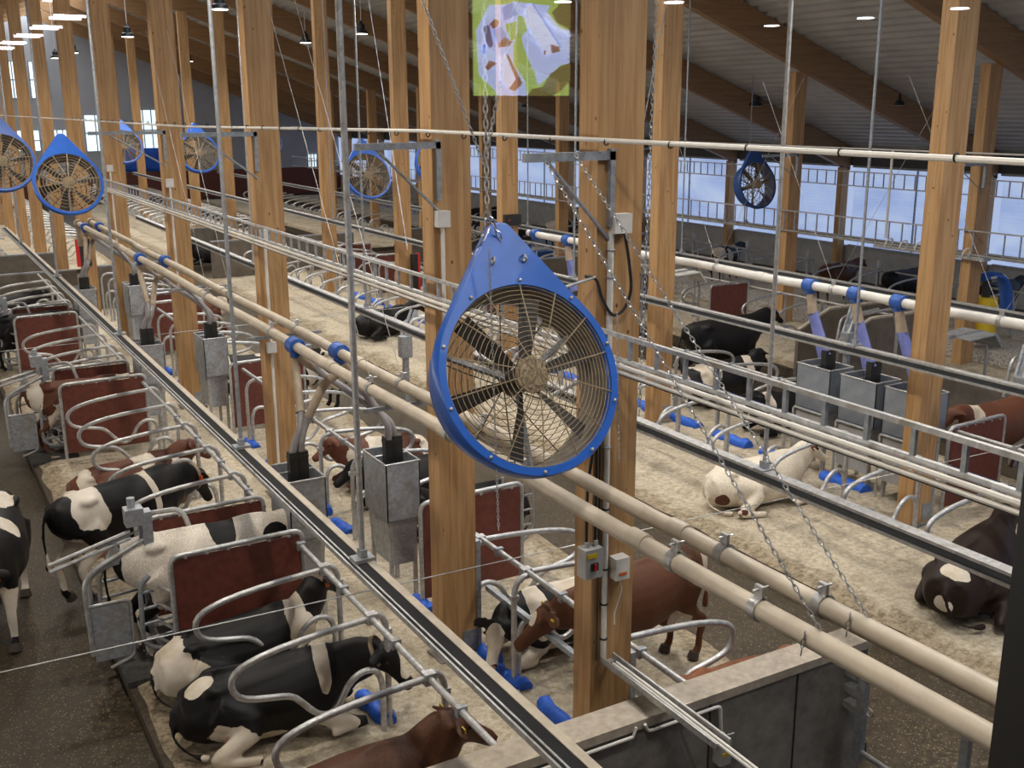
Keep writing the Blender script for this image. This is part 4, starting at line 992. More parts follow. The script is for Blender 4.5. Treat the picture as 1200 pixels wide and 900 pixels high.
chain((3.99, 5.5, 3.3), (4.02, 5.6, 4.3), 'thin chain hanging behind the right rim of the big fan', .022)
chain((3.70, 3.5, 2.90), (3.72, 3.5, 3.03), 'loose chain end dangling beside the lower feed pipe clamp'); chain((4.02, 3.5, 2.92), (4.04, 3.5, 3.05), 'loose chain end dangling beside the upper feed pipe clamp')
chain((10.9, 24.1, 2.2), (10.9, 26.0, 8.2), 'chain hanging left of the wide column behind the fan', .07)
chain((11.2, 15.6, 3.0), (11.1, 13.6, 9.7), 'chain falling right of the centre column behind the fan top', .05)
def wire(a, b, lab, grp=None, r=.003):
    o = MB().tube([a, b], r, 5).build('guy_wire', GALV); return tag(o, lab, 'wire', grp)
for (y, s) in ((8.6, 1), (11.5, 1), (14.2, 1)):
    for k in (-1, 1):
        wire((12.3, y, 2.95), (12.3+.1*k, y+k*1.9, 6.0), 'thin guy wire holding the white feed pipe', 'guy wires of the white pipe')
for y in (9.3, 15.4):
    for x in (3.78, 4.1):
        wire((x, y, 3.05), (x, y+2.6, 6.8), 'thin guy wire rising from the dusty feed pipes', 'guy wires of the dusty pipes')
# ------------------------------------------------------------------ lamps
def lamp(x, y, z, lab, grp=None, light=True):
    zt = beam_z(x)+.7
    e = MB(); e.tube([(0, 0, .42), (0, 0, .34), (0, 0, .30), (0, 0, .14), (0, 0, .10), (0, 0, 0)], [.035, .06, .12, .13, .20, .23], 16); o = e.build('high_bay_lamp', LAMPB, loc=(x, y, z)); tag(o, lab, 'lamp', grp)
    MB().tube([(0, 0, -.012), (0, 0, -.002)], .20, 16).build('lamp_glass', LAMPE if light else PIPEW, o)
    MB().tube([(0, 0, .42), (0, 0, zt-z)], .012, 6).build('suspension_cord', PIPEW, o)
    if light:
        ld = bpy.data.lights.new('lamp_light', 'AREA'); ld.shape = 'DISK'; ld.size = .4; ld.energy = LAMP_W; ld.color = (1.0, .93, .82); ld.spread = radians(150)
        lo = bpy.data.objects.new('lamp_light', ld); COL.objects.link(lo); lo.parent = o; lo.location = (0, 0, -.03)
n = 0
for x, z, ys in ((7.65, 8.0, [5.1, 10.8, 16.4, 22.1, 27.75, 34.0, 39.4, 45.2, 51.4, 57]), (14.2, 8.0, [5.1, 10.8, 16.5, 22.2, 28.0, 34.6, 40.1, 46, 52, 58]), (23.8, 5.62, [9, 15, 20.5, 26.0, 32, 40.0, 51, 61]), (1.9, 8.0, [3, 9, 15, 21, 28, 35, 42, 50])):
    for y in ys:
        lb = {(7.65, 27.75): 'high bay lamp hanging left of centre top, nearest of the lit pendant lamps', (7.65, 39.4): 'high bay lamp on a white cord above the upper left fan',
              (23.8, 26.0): 'dark pendant lamp above the dark blue fan at right', (14.2, 22.2): 'lamp at the top edge beside the reflected picture'}.get((x, y))
        lamp(x, y, z, light=(x != 23.8), lab=lb or ('small unlit pendant lamp high before the curtain wall' if x == 23.8 else 'small lit high bay pendant lamp under the timber roof'), grp=None if lb else ('unlit lamps before the curtain' if x == 23.8 else 'lit pendant lamps under the roof'))
# ------------------------------------------------------------------ distant bits
m = MB(); m.box((0, -.15, -.1), (2.4, .15, .0)); m.box((2.2, -.15, -.75), (2.4, .15, -.05))
def brush(x, y, z, lab):
    m = MB(); P = smooth_path([(0, 0, .9), (.5, 0, .92), (.85, 0, .72), (1.0, 0, .30), (1.02, 0, .1)], 4); m.tube(P, [(.09, .16)]*len(P), 10); o = m.build('cow_brush', BLUEF, loc=(x, y, z)); tag(o, lab, 'brush')
    q = MB(); q.tube([(.25, 0, -.55), (.25, 0, .45)], [.30, .27], 18); q.build('yellow_bristles', YEL, o); q = MB(); q.tube([(.25, 0, .45), (.25, 0, .85)], .1, 10); q.build('brush_motor', BLACKP, o)
    l_ = MB(); l_.box((.14, -.17, .88), (.34, -.165, .93)); l_.build('maker_mark', WHITEP, o)
brush(20.7, 15.1, 1.0, 'blue arm of the rotating cow brush with yellow bristles at far right')
m = MB(); m.box((-1.1, -.25, -.2), (1.1, .25, .55)); m.box((-.9, -.2, .55), (.2, .2, .95)); o = m.build('blue_machine', BLUED, loc=(19.5, 33.0, 0)); tag(o, 'small dark blue machine far back below the round fan', 'machine')
m = MB(); m.tube([(0, 0, 0), (0, 0, .35)], .12, 10); o = m.build('yellow_bucket', YEL, loc=(20.6, 31.5, 0.05)); tag(o, 'tiny yellow bucket beside the dark blue machine', 'bucket')
m = MB(); 
vs = [(x*.35, .12*math.sin(x*1.7)*math.cos(z*1.3), z*.3) for z in range(6) for x in range(9)]
m.add(vs, [(z*9+x, z*9+x+1, (z+1)*9+x+1, (z+1)*9+x) for z in range(5) for x in range(8)])
o = m.build('blue_tarpaulin', BLUEP, loc=(13.3, 73.8, 1.65)); o.modifiers.new('thickness', 'SOLIDIFY').thickness = .03; tag(o, 'bright blue tarpaulin hanging on the far gable wall', 'tarpaulin')
# ------------------------------------------------------------------ viewing window and the dark room behind it
PY = .45
struct(MB().box((-2.6, PY-.012, 4.3), (.692, PY-.004, 7.3)).build('window_91', PANE, smooth=False))
fr = MB(); fr.mi = 0; fr.box((.690, PY-.03, 3.9), (.716, PY, 7.5)); fr.mi = 1; fr.box((.716, PY-.032, 3.9), (.728, PY-.0, 7.5)); fr.mi = 0; fr.box((.728, PY-.03, 3.9), (.92, PY, 7.5)); fr.box((-2.7, PY-.05, 3.9), (-2.6, PY+.05, 7.5)); fr.box((-2.6, PY-.05, 4.2), (.69, PY+.05, 4.3)); fr.box((-2.6, PY-.05, 7.3), (.69, PY+.05, 7.4))
struct(fr.build('trim_2', [FRAMEB, FRAMES], smooth=False))
rm = MB()
rm.box((-4, PY-.1, -.3), (10, PY, 3.9)); rm.box((.92, PY-.1, 3.9), (10, PY, 7.6)); rm.box((-4, PY-.1, 3.9), (-2.7, PY, 7.6)); rm.box((-2.7, PY-.1, 7.4), (.92, PY, 7.6)); rm.box((-2.7, PY-.1, 3.9), (.92, PY, 4.2))
struct(rm.build('wall_front', ROOMD, smooth=False))
struct(MB().box((-4, -19.2, 3.7), (10, PY-.1, 3.9)).build('floor_room', ROOMD, smooth=False)); struct(MB().box((-4, -19.2, 7.6), (10, PY-.1, 7.7)).build('ceiling_room', ROOMD, smooth=False))
struct(MB().box((-4.1, -19.2, 3.7), (-4, PY-.1, 7.7)).build('wall_room_left', ROOMD, smooth=False)); struct(MB().box((10, -19.2, 3.7), (10.1, PY-.1, 7.7)).build('wall_room_right', ROOMD, smooth=False)); struct(MB().box((-4.1, -19.3, 3.7), (10.1, -19.2, 7.7)).build('wall_room_back', ROOMD, smooth=False))
for i, (x, y) in enumerate([(1.79, 12.2), (1.78, 13.8), (1.77, 15.4), (1.76, 17.1), (1.75, 18.6)]):
    m = MB(); m.box((-.17, -.20, .03), (.17, .20, .06)); o = m.build('tube_lamp', WHITEP, loc=(x, .9-y, 6.5)); tag(o, 'twin fluorescent tube lamp mirrored in the glass at upper left', 'lamp', 'mirrored tube lamps at upper left')
    for dy in (-.16, .16): MB().tube([(-.155, dy, .015), (.155, dy, .015)], .014, 8).build('tube', TUBEE, o)
for x, y in ((9.09, 9.74), (9.21, 8.45), (9.15, 7.23), (6.29, 8.01)):
    m = MB(); m.tube([(0, 0, 0), (0, 0, .012)], .085, 20); o = m.build('ceiling_spot', TUBEE, loc=(x, .9-y, 6.5)); tag(o, 'round ceiling spot mirrored in the glass at upper right', 'lamp', 'mirrored ceiling spots')
scr = empty('projection_screen', (5.295, -8.1, 6.2)); tag(scr, 'bright aerial picture of farm buildings mirrored in the glass at top centre', 'screen')
def SE(name, c, s=6.5): return emis('screen_'+name, c, s)
SG, SB, SL, SN, SR, ST, SD, SV = SE('green', (.30, .42, .10)), SE('pale_blue', (.42, .50, .80)), SE('light', (.60, .64, .86)), SE('brown', (.22, .10, .07)), SE('roof_blue', (.22, .30, .62)), SE('tree', (.14, .13, .04)), SE('dark', (.12, .11, .22)), SE('bright_blue', (.08, .22, .75))
def U(u, v): return ((u-105)/832.5*1.05-.525, (840-v)/840*.86-.49)
def poly(name, pts, mat, lay):
    m = MB(); m.add([(U(*p)[0], .004*lay, U(*p)[1]) for p in pts], [tuple(range(len(pts)))]); m.build(name, mat, scr, smooth=False)
MB().box((-.535, -.03, -.50), (.535, 0, .75)).build('screen_backing', BLACKP, scr, smooth=False)
poly('meadow', [(105, -330), (938, -330), (938, 840), (105, 840)], SG, 1)
poly('yard', [(240, 60), (130, 280), (150, 660), (290, 800), (300, 840), (560, 840), (540, 690), (620, 600), (650, 760), (860, 560), (938, 560), (938, 250), (800, 230), (720, 140), (760, 40), (580, 30), (450, 20), (380, 50)], SB, 2)
poly('yard_green', [(480, 130), (540, 160), (560, 260), (510, 320), (530, 420), (590, 560), (660, 760), (560, 740), (440, 560), (440, 400), (470, 300)], SG, 3)
poly('inner_green', [(370, 220), (470, 190), (460, 340), (420, 360), (390, 290)], SG, 3)
poly('barn_roof', [(535, 80), (590, 25), (850, 400), (740, 490), (690, 440), (540, 200)], SL, 4); poly('barn_ridge', [(590, 25), (610, 30), (860, 400), (845, 410)], SR, 5); poly('barn_gable', [(760, 380), (840, 400), (845, 440), (770, 460)], SN, 5); poly('barn_door', [(700, 440), (720, 430), (715, 470), (700, 470)], SN, 5)
poly('house_roof', [(265, 280), (330, 235), (380, 300), (420, 370), (310, 400)], SR, 4); poly('house_front', [(310, 390), (360, 330), (430, 370), (400, 410), (310, 420)], SN, 5); poly('wing', [(190, 240), (240, 230), (270, 400), (240, 430), (210, 380)], SD, 4); poly('shed', [(240, 220), (280, 175), (320, 190), (310, 240), (265, 265)], SN, 4)
poly('long_roof', [(310, 500), (370, 470), (460, 690), (400, 790), (330, 700)], SL, 4); poly('long_wall', [(370, 470), (400, 490), (510, 720), (490, 760), (455, 690)], SN, 5); poly('long_front', [(395, 780), (460, 690), (510, 730), (450, 800)], SN, 5)
poly('top_roof', [(340, 80), (430, 25), (480, 130), (360, 190)], SR, 4); poly('low_shed', [(195, 590), (240, 530), (300, 560), (220, 620)], SN, 4); poly('pool', [(180, 400), (205, 400), (205, 480), (180, 480)], SV, 4)
poly('trees', [(550, 840), (600, 780), (690, 760), (760, 640), (860, 570), (938, 540), (938, 700), (850, 800), (780, 840)], ST, 5); poly('wood', [(770, 100), (850, 10), (938, -60), (938, 250), (820, 190)], ST, 5); poly('road', [(715, 110), (740, 110), (830, 220), (938, 290), (938, 310), (800, 240), (715, 150)], SL, 6)
# ------------------------------------------------------------------ cattle
def body_mesh(name, torso, neck, head, legs, udder=None, tail=None, vox=.021, bones=()):
    """one continuous skin: lofted trunk, neck, head, legs, ears, udder and tail fused by a voxel remesh"""
    m = MB()
    m.loft([((x, y, z), (0, hw, 0), (0, 0, hh), pin) for x, y, z, hh, hw, pin in torso], 22)
    for b_ in bones: m.ball(b_[:3], b_[3], 10, 7)
    # neck + head along a poly line
    def axis_loft(pts, pin=.15):
        P = [Vector(p[:3]) for p in pts]; secs = []
        for i, p in enumerate(pts):
            d = (P[min(i+1, len(P)-1)] - P[max(i-1, 0)]).normalized(); side = Vector((0, 0, 1)).cross(d)
            side = side.normalized() if side.length > .1 else Vector((0, 1, 0)); upv = d.cross(side).normalized()
            secs.append((P[i], side*p[4], upv*p[3], pin))
        m.loft(secs, 18)
    axis_loft(neck, .2)
    h0, h1 = Vector(head[0]), Vector(head[1]); L = h1-h0; d = L.normalized(); S = L.length/.50
    side = Vector((0, 0, 1)).cross(d); side.normalize(); upv = d.cross(side).normalized()
    hp = []
    for t, hh, hw, dz in ((-.12, .05, .06, 0), (-.04, .115, .10, .0), (.10, .135, .118, -.01), (.25, .135, .120, -.02), (.42, .105, .092, -.025), (.62, .082, .070, -.03), (.82, .075, .072, -.032), (.94, .070, .078, -.035), (1.0, .050, .060, -.04), (1.03, .02, .03, -.045)):
        c = h0 + L*t + upv*dz*S; hp.append((c, side*hw*S, upv*hh*S, .12))
    m.loft(hp, 18)
    for s in (-1, 1):
        m.ball(h0+L*.24+side*s*.098*S+upv*.045*S, (.035*S, .028*S, .035*S), 10, 7)          # brow
        m.ball(h0+L*.95+side*s*.045*S+upv*.0*S, .032*S, 8, 6)                               # nostril pad
        e0 = h0+side*s*.09*S+upv*.035*S; e1 = h0+side*s*.30*S-Vector((0, 0, .045))*S-d*.02*S; mid = (e0+e1)/2
        secs = []
        for t, a, b in ((0, .035, .030), (.25, .066, .024), (.6, .078, .020), (.88, .058, .016), (1, .022, .010)):
            secs.append((e0+(e1-e0)*t, d*a*S, upv*b*S, 0))
        m.loft(secs, 10)
    for lg in legs:
        P = smooth_path([p[:3] for p in lg], 3); R = []
        for i in range(len(lg)-1):
            for j in range(3): R.append(lg[i][3]*(1-j/3)+lg[i+1][3]*j/3)
        R.append(lg[-1][3]); m.tube(P, R, 12)
    if udder: 
        m.ball(udder[:3], (udder[3], udder[3]*.85, udder[3]*.75), 14, 9)
        for a in (-1, 1):
            for b in (-1, 1): m.tube([(udder[0]+a*.06, udder[1]+b*.06, udder[2]-udder[3]*.6), (udder[0]+a*.07, udder[1]+b*.07, udder[2]-udder[3]*.6-.07)], .016, 6)
    if tail:
        P = smooth_path(tail, 4); n = len(P); m.tube(P, [.030-.010*i/n if i < n*.7 else .024+.02*math.sin((i/n-.7)/.3*pi) for i in range(n)], 8)
    me = m.mesh(name+'_raw', [], smooth=False)
    ob = bpy.data.objects.new(name+'_tmp', me); COL.objects.link(ob)
    r = ob.modifiers.new('r', 'REMESH'); r.mode = 'VOXEL'; r.voxel_size = vox; r.use_smooth_shade = True
    sm = ob.modifiers.new('s', 'SMOOTH'); sm.factor = .5; sm.iterations = 11
    dg = bpy.context.evaluated_depsgraph_get(); out = bpy.data.meshes.new_from_object(ob.evaluated_get(dg)); out.name = name
    bpy.data.objects.remove(ob); bpy.data.meshes.remove(me)
    out.materials.clear(); out.materials.append(None)
    eyes = [tuple(h0+L*.245+side*s*.120*S+upv*.035*S) for s in (-1, 1)]
    ears = [tuple(h0+side*s*.20*S+upv*.015*S-d*.03*S+Vector((0, 0, -.01))) for s in (-1, 1)]
    k = neck[len(neck)//2]; nd = (Vector(neck[-1][:3])-Vector(neck[0][:3])).normalized()
    ki = len(neck)-2; kc = neck[ki]
    hooves = [tuple(lg[-1][:3]) for lg in legs]
    return dict(mesh=out, eyes=eyes, ears=ears, collar=(Vector(kc[:3]), (Vector(neck[ki+1][:3])-Vector(neck[ki-1][:3])).normalized(), kc[3], kc[4]), hooves=hooves, S=S, d=d, side=side, up=upv, head=(h0, h1), fine=vox < .03)
T_STAND = [(-1.03, 0, 1.17, .09, .09, 0), (-.98, 0, 1.15, .19, .155, .1), (-.84, 0, 1.11, .28, .215, .2), (-.58, 0, 1.06, .345, .27, .25), (-.25, 0, 1.00, .385, .33, .3), (.05, 0, .97, .41, .36, .3),
           (.35, 0, .99, .39, .33, .3), (.60, 0, 1.04, .35, .26, .35), (.78, 0, 1.08, .28, .20, .3), (.88, 0, 1.10, .20, .14, .2)]
def legs_stand(ph=0.0):
    out = []
    for s in (-1, 1):
        f = .07*s*ph
        out.append([(.58, .15*s, 1.0, .12), (.56+f*.3, .165*s, .76, .105), (.60+f, .16*s, .44, .055), (.60+f, .16*s, .40, .058), (.59+f, .16*s, .14, .042), (.61+f, .16*s, .09, .052), (.65+f, .16*s, .03, .062)])
        b = -.10*s*ph
        out.append([(-.66, .16*s, 1.02, .18), (-.56+b*.3, .18*s, .80, .15), (-.70+b*.6, .175*s, .60, .085), (-.84+b, .165*s, .48, .062), (-.80+b, .16*s, .30, .045), (-.79+b, .16*s, .13, .046), (-.76+b, .16*s, .09, .052), (-.72+b, .16*s, .03, .062)])
    return out
TAILS = [(-1.0, 0, 1.32), (-1.08, 0, 1.22), (-1.12, .02, 1.0), (-1.10, .03, .75), (-1.09, .03, .52)]
def stand(name, poll, muz, ph=0.5, vox=.022):
    nk = [(.62, 0, 1.10, .29, .165), (.80, poll[1]*.15, 1.08+(poll[2]-1.08)*.25, .265, .15), (.8+(poll[0]-.8)*.55, poll[1]*.5, 1.08+(poll[2]-1.08)*.6, .225, .14), (poll[0]-.04, poll[1]*.95, poll[2]-.03, .165, .120), (poll[0]+.02, poll[1], poll[2], .10, .08)]
    return body_mesh(name, T_STAND, nk, (poll, muz), legs_stand(ph), (-.46, 0, .63, .20), TAILS, vox, [(-.60, .19, 1.31, (.13, .07, .06)), (-.60, -.19, 1.31, (.13, .07, .06)), (-.95, .09, 1.27, (.08, .05, .06)), (-.95, -.09, 1.27, (.08, .05, .06)), (-.3, 0, 1.38, (.5, .03, .04)), (.5, 0, 1.38, (.25, .04, .05))])
T_LIE = [(-.98, 0, .36, .10, .12, 0), (-.92, 0, .37, .23, .25, .1), (-.74, 0, .39, .32, .34, .3), (-.48, 0, .40, .36, .375, .35), (-.18, 0, .40, .385, .40, .35), (.12, 0, .42, .405, .40, .35),
         (.40, 0, .45, .40, .34, .35), (.60, 0, .50, .35, .27, .35), (.76, 0, .55, .27, .20, .3), (.85, 0, .58, .20, .14, .2)]
def legs_lie(s):
    """hind leg and folded fore leg on the side s, the other side tucked"""
    return [[(-.58, .22*s, .46, .20), (-.28, .38*s, .34, .15), (-.46, .48*s, .20, .095), (-.66, .52*s, .10, .068), (-.50, .56*s, .07, .050), (-.32, .58*s, .06, .052), (-.22, .58*s, .05, .058)],
            [(-.58, -.22*s, .44, .19), (-.36, -.34*s, .25, .14), (-.60, -.40*s, .10, .07), (-.35, -.42*s, .06, .05)],
            [(.50, .22*s, .42, .12), (.42, .28*s, .22, .10), (.80, .30*s, .09, .060), (.88, .29*s, .08, .062), (.62, .36*s, .06, .045), (.50, .38*s, .05, .052)],
            [(.50, -.22*s, .42, .12), (.45, -.27*s, .2, .10), (.84, -.28*s, .08, .06), (.55, -.33*s, .06, .045)]]
def lie(name, poll, muz, s=-1, vox=.022, udder=True):
    nk = [(.58, 0, .56, .29, .175), (.76, poll[1]*.18, .56+(poll[2]-.56)*.3, .255, .155), (.76+(poll[0]-.76)*.55, poll[1]*.55, .56+(poll[2]-.56)*.65, .225, .14), (poll[0]-.03*(1 if poll[0] > .9 else 0), poll[1]*.95, poll[2]-.02, .165, .120), (poll[0]+.02, poll[1], poll[2], .10, .08)]
    return body_mesh(name, T_LIE, nk, (poll, muz), legs_lie(s), (-.40, .30*s, .20, .17) if udder else None, [(-.95, 0, .52), (-1.03, .03*s, .38), (-1.0, .14*s, .16), (-.85, .30*s, .07), (-.70, .38*s, .06)], vox, [(-.58, .20, .66, (.14, .08, .06)), (-.58, -.20, .66, (.14, .08, .06)), (-.88, .11, .53, (.08, .06, .06)), (-.88, -.11, .53, (.08, .06, .06)), (-.2, 0, .79, (.5, .03, .035)), (.45, 0, .84, (.22, .04, .05))])
POSE = {
 'stand_low': stand('cow_stand_low', (1.15, 0, 1.12), (1.36, 0, .70), .6),
 'stand_feed': stand('cow_stand_feed', (1.22, 0, 1.25), (1.55, 0, .98), .3),
 'stand_brown': stand('cow_stand_brown', (1.14, -.16, 1.04), (1.50, -.32, .68), .8),
 'stand_far': stand('cow_stand_far', (1.25, 0, 1.38), (1.62, 0, 1.15), .4, .035),
 'lie_bent': lie('cow_lie_bent', (1.08, -.22, .80), (1.36, -.42, .44), -1),
 'lie_up': lie('cow_lie_up', (1.02, .16, .98), (1.36, .26, .72), -1),
 'lie_face': lie('cow_lie_face', (1.00, .12, .62), (1.24, .30, .20), -1),
 'lie_ahead': lie('cow_lie_ahead', (.97, 0, .88), (1.36, 0, .62), -1),
 'lie_left': lie('cow_lie_left', (.98, .1, .87), (1.32, .3, .63), 1, .03),
}
BK, WH, BR, DBR = (.0075, .0065, .0068), (.70, .63, .54), (.10, .038, .018), (.065, .028, .016)
def cow(pose, x, y, rz, scale, mat, lab, z=0.0, collar=None, tags=(), hoof=False, name='cow', eyes=True):
    p = POSE[pose]; o = bpy.data.objects.new(name, p['mesh']); COL.objects.link(o)
    o.material_slots[0].link = 'OBJECT'; o.material_slots[0].material = mat
    o.location = (x, y, z); o.rotation_euler = (0, 0, rz); o.scale = (scale,)*3; tag(o, lab, 'cow')
    if eyes:
        for e in p['eyes']: MB().ball(e, .019, 10, 7).build('eye', EYE, o)
    if collar:
        c, d, a, b = p['collar']; m = MB(); u = Vector((0, 0, 1)).cross(d).normalized(); v = d.cross(u); vs = []
        for i in range(24):
            t = 2*pi*i/24
            for k, (dx, r_) in enumerate(((-.022, .0), (-.022, .012), (.022, .012), (.022, 0))):
                vs.append(c + u*cos(t)*(b*1.03+r_) + v*sin(t)*(a*1.05+r_) + d*dx)
        m.add(vs, [(i*4+k, i*4+(k+1) % 4, ((i+1) % 24)*4+(k+1) % 4, ((i+1) % 24)*4+k) for i in range(24) for k in range(4)])
        m.build('collar', COLLAR, o)
        for s in (-1, 1): MB().cbox(tuple(c + u*s*(b*1.05+.01) - v*.02), (.05, .035, .11)).build('collar_tag', ORG, o)
    for i in tags:
        e = Vector(p['ears'][i]); MB().cbox(tuple(e - p['d']*-.02 + p['d']*.02), (.012, .055, .065)).build('ear_tag', YEL, o)
        
    if hoof:
        for h in p['hooves']: MB().tube([(h[0]-.01, h[1], .085), (h[0]+.01, h[1], .03), (h[0]+.02, h[1], -.0)], [.058, .068, .072], 12).build('hoof', HOOF, o)
    return o
COLLAR = simple('leather_collar', (.30, .22, .15), .6)
def HF(name, blobs, pink=None, **k): return coat_mat('coat_'+name, BK, WH, blobs, pink, **k)
PK = [((-.46, 0, .52), (.24, .2, .2))]
c1 = HF('standing', [((-.60, 0, 1.2), (.24, .5, .34)), ((-.88, 0, .60), (.26, .5, .30)), ((.28, 0, 1.1), (.06, .6, .5)), ((-.75, 0, .45), (.3, .5, .35)), ((.6, 0, .5), (.2, .4, .3)), ((-.2, 0, .55), (.5, .3, .14))], PK, wob=.2)
c3 = coat_mat('coat_white_spotted', WH, BK, [((-1.03, .0, 1.0), (.12, .2, .5)), ((.16, .0, 1.34), (.16, .5, .26)), ((.10, -.30, 1.05), (.10, .2, .14)), ((-.12, -.3, 1.0), (.05, .2, .08)), ((.75, -.15, 1.2), (.16, .2, .1)), ((1.2, 0, 1.2), (.12, .2, .2)), ((-.72, .0, .55), (.18, .3, .3))], wob=.14)
c4 = HF('upper_lying', [((-.80, .0, .42), (.22, .5, .36)), ((-.62, -.3, .35), (.20, .3, .22)), ((.60, 0, .65), (.14, .6, .34)), ((.72, -.2, .55), (.12, .3, .2))], wob=.26)
c5 = HF('lower_lying', [((-.72, -.05, .62), (.16, .14, .16)), ((.47, 0, .72), (.085, .5, .32)), ((-.52, -.50, .12), (.34, .22, .30)), ((-.20, -.42, .10), (.45, .16, .12)), ((1.28, -.32, .56), (.07, .10, .16)), ((.5, -.35, .1), (.3, .2, .16))], [((-.40, -.36, .15), (.2, .16, .16))], wob=.17)
c15 = HF('white_faced', [((-.2, 0, .5), (.5, .4, .4)), ((.45, 0, .6), (.16, .5, .4)), ((1.15, .23, .42), (.16, .12, .34)), ((.5, 0, .1), (.7, .6, .16))], [((1.25, .32, .18), (.09, .09, .07))], wob=.14)
c7 = HF('left_edge', [((.2, 0, 1.3), (.16, .6, .16)), ((.62, 0, .45), (.3, .4, .35)), ((-.8, 0, .4), (.3, .4, .4)), ((-.5, 0, 1.35), (.3, .2, .12))], PK, wob=.22)
BRN = coat_mat('coat_brown', BR, WH, [((1.28, -.22, .98), (.10, .06, .10)), ((-.55, 0, .62), (.20, .3, .16)), ((-.95, 0, 1.2), (.12, .3, .2))], wob=.15)
BRP = coat_mat('coat_plain_brown', (.085, .034, .017), WH, [], None)
BRW = coat_mat('coat_brown_white', (.12, .045, .025), WH, [((-.85, 0, 1.2), (.13, .6, .45)), ((-.5, 0, .7), (.2, .5, .3)), ((.8, 0, 1.3), (.14, .3, .2)), ((1.3, 0, 1.1), (.1, .2, .2)), ((-.3, 0, .7), (.5, .25, .14))], wob=.26)
BRWL = coat_mat('coat_brown_white_lying', (.12, .042, .024), WH, [((-.7, 0, .5), (.14, .5, .3)), ((.2, 0, .7), (.22, .3, .2)), ((-.3, -.3, .4), (.2, .2, .12)), ((.7, 0, .6), (.14, .3, .2)), ((-.95, 0, .3), (.12, .3, .2))], wob=.3)
BLK = coat_mat('coat_black', (.009, .008, .008), WH, [], None)
BLKW = HF('black_white_far', [((-.4, 0, .6), (.25, .5, .3)), ((.55, 0, .6), (.12, .5, .4)), ((1.25, 0, .8), (.1, .1, .2)), ((-.9, 0, .4), (.12, .3, .3))], wob=.3)
BLKS = HF('black_white_standing', [((-.75, 0, 1.2), (.3, .5, .3)), ((-.2, 0, 1.0), (.2, .5, .4)), ((.45, 0, 1.1), (.12, .5, .4)), ((-.6, 0, .6), (.3, .4, .3))], wob=.3)
WHL = coat_mat('coat_white_lying', (.70, .62, .50), (.12, .045, .03), [((1.02, 0, .95), (.12, .40, .14)), ((-.86, -.30, .22), (.12, .14, .14)), ((-.6, -.5, .1), (.1, .1, .1))], wob=.15)
BKBR = coat_mat('coat_black_brown', (.020, .011, .008), WH, [((-.80, -.02, .55), (.12, .18, .22)), ((-.98, 0, .3), (.08, .1, .1))], wob=.18)
cow('stand_low', 1.98, 13.00, radians(26), .97, c1, 'black and white cow standing half out of its stall beside the left alley', -.1, True, (0,), True)
cow('stand_feed', 2.44, 10.84, radians(1), .94, c3, 'white cow with black spots standing at the front feed hopper', 0, None, (), True)
cow('lie_up', 2.46, 9.72, radians(2), .88, c4, 'black and white cow lying in front of the large red brown board', 0, True)
cow('lie_bent', 2.47, 8.72, radians(-9), .90, c5, 'black cow with white leg lying lowest at left, udder towards the camera', 0, True)
cow('lie_ahead', 2.28, 6.72, radians(0), 1.04, BRP, 'plain brown cow at the bottom edge with yellow ear tags', 0, None, (0, 1))
cow('lie_ahead', 2.45, 15.35, radians(6), .90, BRWL, 'brown and white mottled cow lying behind the standing black and white cow')
cow('stand_feed', 2.35, 18.75, radians(1), .86, BRW, 'brown and white cow standing at the second feed hopper', 0, None, (), True)
cow('lie_ahead', 2.5, 20.0, radians(3), .88, BLKW, 'black and white cow lying behind the brown and white cow at left')
cow('stand_feed', 2.3, 25.5, radians(1), .88, BLK, 'black cow standing at the third feed hopper at left')
cow('lie_ahead', 2.4, 31.6, 0, .88, BLK, 'black cow resting before the dark end panel at far left')
cow('stand_low', .50, 12.7, radians(-100), 1.0, c7, 'black and white cow walking in the alley cut off by the left edge', -.2, True, (), True)
cow('lie_face', 5.60, 8.80, radians(187), .86, c15, 'black and white cow with white face lying right of the timber column', 0)
cow('stand_brown', 5.95, 7.85, radians(186), .88, BRN, 'reddish brown cow standing behind the front timber column, head lowered', 0, None, (0, 1), True)
cow('lie_left', 6.35, 6.5, radians(180), .86, coat_mat('coat_light_brown', (.20, .075, .035), WH, []), 'brown cow back showing above the low concrete wall')
cow('lie_left', 6.15, 11.9, radians(180), .90, BLK, 'black cow lying behind the red brown board below the big fan')
cow('lie_ahead', 6.0, 13.35, radians(184), .9, BLK, 'black cow lying behind the right front feed hopper')
cow('lie_ahead', 6.1, 14.6, radians(182), .86, BRWL, 'brown and white cow lying behind the left front feed hopper')
cow('stand_feed', 6.2, 18.85, radians(180), .86, BLKS, 'black and white cow standing behind the red brown board left of the column')
cow('lie_ahead', 5.9, 21.2, radians(182), .86, BLKW, 'black and white cow head resting near the second feed station')
cow('stand_feed', 5.9, 25.7, radians(180), .86, BRW, 'brown and white cow at the third feed station')
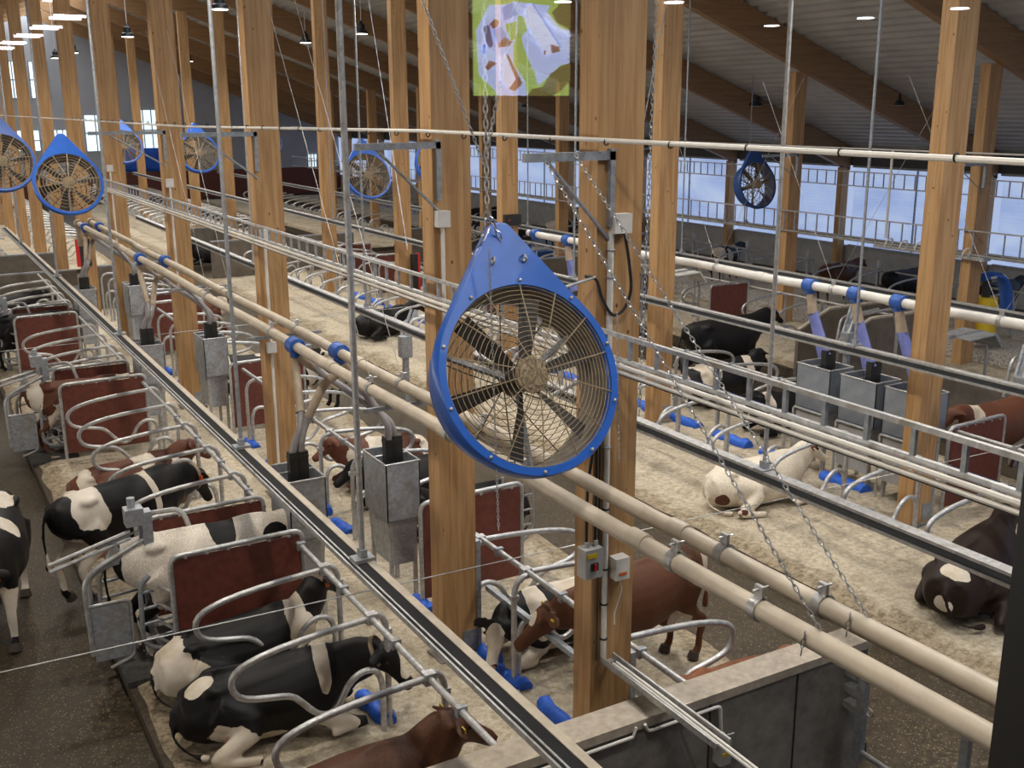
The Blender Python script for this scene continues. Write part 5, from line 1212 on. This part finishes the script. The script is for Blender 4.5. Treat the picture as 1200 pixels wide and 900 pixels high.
cow('lie_ahead', 10.35, 10.85, radians(-8), .88, WHL, 'white cow lying on the pale bedding with its brown eared head turned away')
cow('lie_ahead', 10.35, 7.2, radians(18), 1.0, BKBR, 'dark brown and black cow lying at the right edge with white rump patch', 0, True)
cow('lie_ahead', 10.45, 24.6, radians(0), .86, BLK, 'black cow lying at the kerb behind the dusty pipes left of centre')
cow('stand_far', 14.75, 16.7, radians(4), 1.10, BLK, 'black cow standing in the alley left of the sloping concrete panel', -.2, True)
cow('lie_left', 13.55, 15.4, radians(-5), 1.0, BLKW, 'second black cow with pale patches lying beside the sloping concrete panel', 0, None)
cow('lie_left', 13.3, 13.4, radians(180), .86, BLKW, 'black cow head low behind the blue strap left of the grey boxes')
cow('stand_far', 14.2, 9.75, radians(182), .92, BRW, 'large brown and white cow standing right of the grey feed boxes')
cow('lie_left', 13.8, 8.1, radians(180), .86, BRP, 'brown cow lying at the right edge behind the blue strap')
cow('stand_far', 23.7, 26.9, radians(20), .82, BLKS, 'black and white cow standing below the curtain right of the centre columns')
cow('stand_far', 23.7, 22.0, radians(8), .85, BRP, 'brown cow standing below the curtain right of the dark blue fan')
cow('stand_far', 24.2, 20.1, radians(6), .85, BLK, 'black cow standing below the curtain left of the tall right column')
cow('stand_far', 24.4, 17.2, radians(6), .88, BLKW, 'black and white cow standing behind the blue cow brush')
cow('stand_far', 23.4, 36.5, radians(10), .85, BLKS, 'small black and white cow far back between the centre columns')
cow('stand_far', 23.2, 42.5, radians(0), .9, BLK, 'far black cow right of the wide column')
cow('stand_far', 19.0, 34.0, radians(0), .85, BLK, 'far black cow behind the tiny yellow bucket')
cow('lie_left', 13.8, 26.0, radians(180), .9, BRP, 'brown cow lying behind the cable ladder left of the wide column')
cow('lie_left', 13.8, 24.6, radians(180), .9, BRW, 'brown cow with pale muzzle behind the cable ladder')
cow('lie_left', 10.1, 40.0, radians(180), .9, BLK, 'far black cow resting beside the upper left concrete panel', 0)
cow('lie_left', 18.0, 39.0, radians(0), .9, BLK, 'far black cow under the dark concrete panel left of centre', 0)
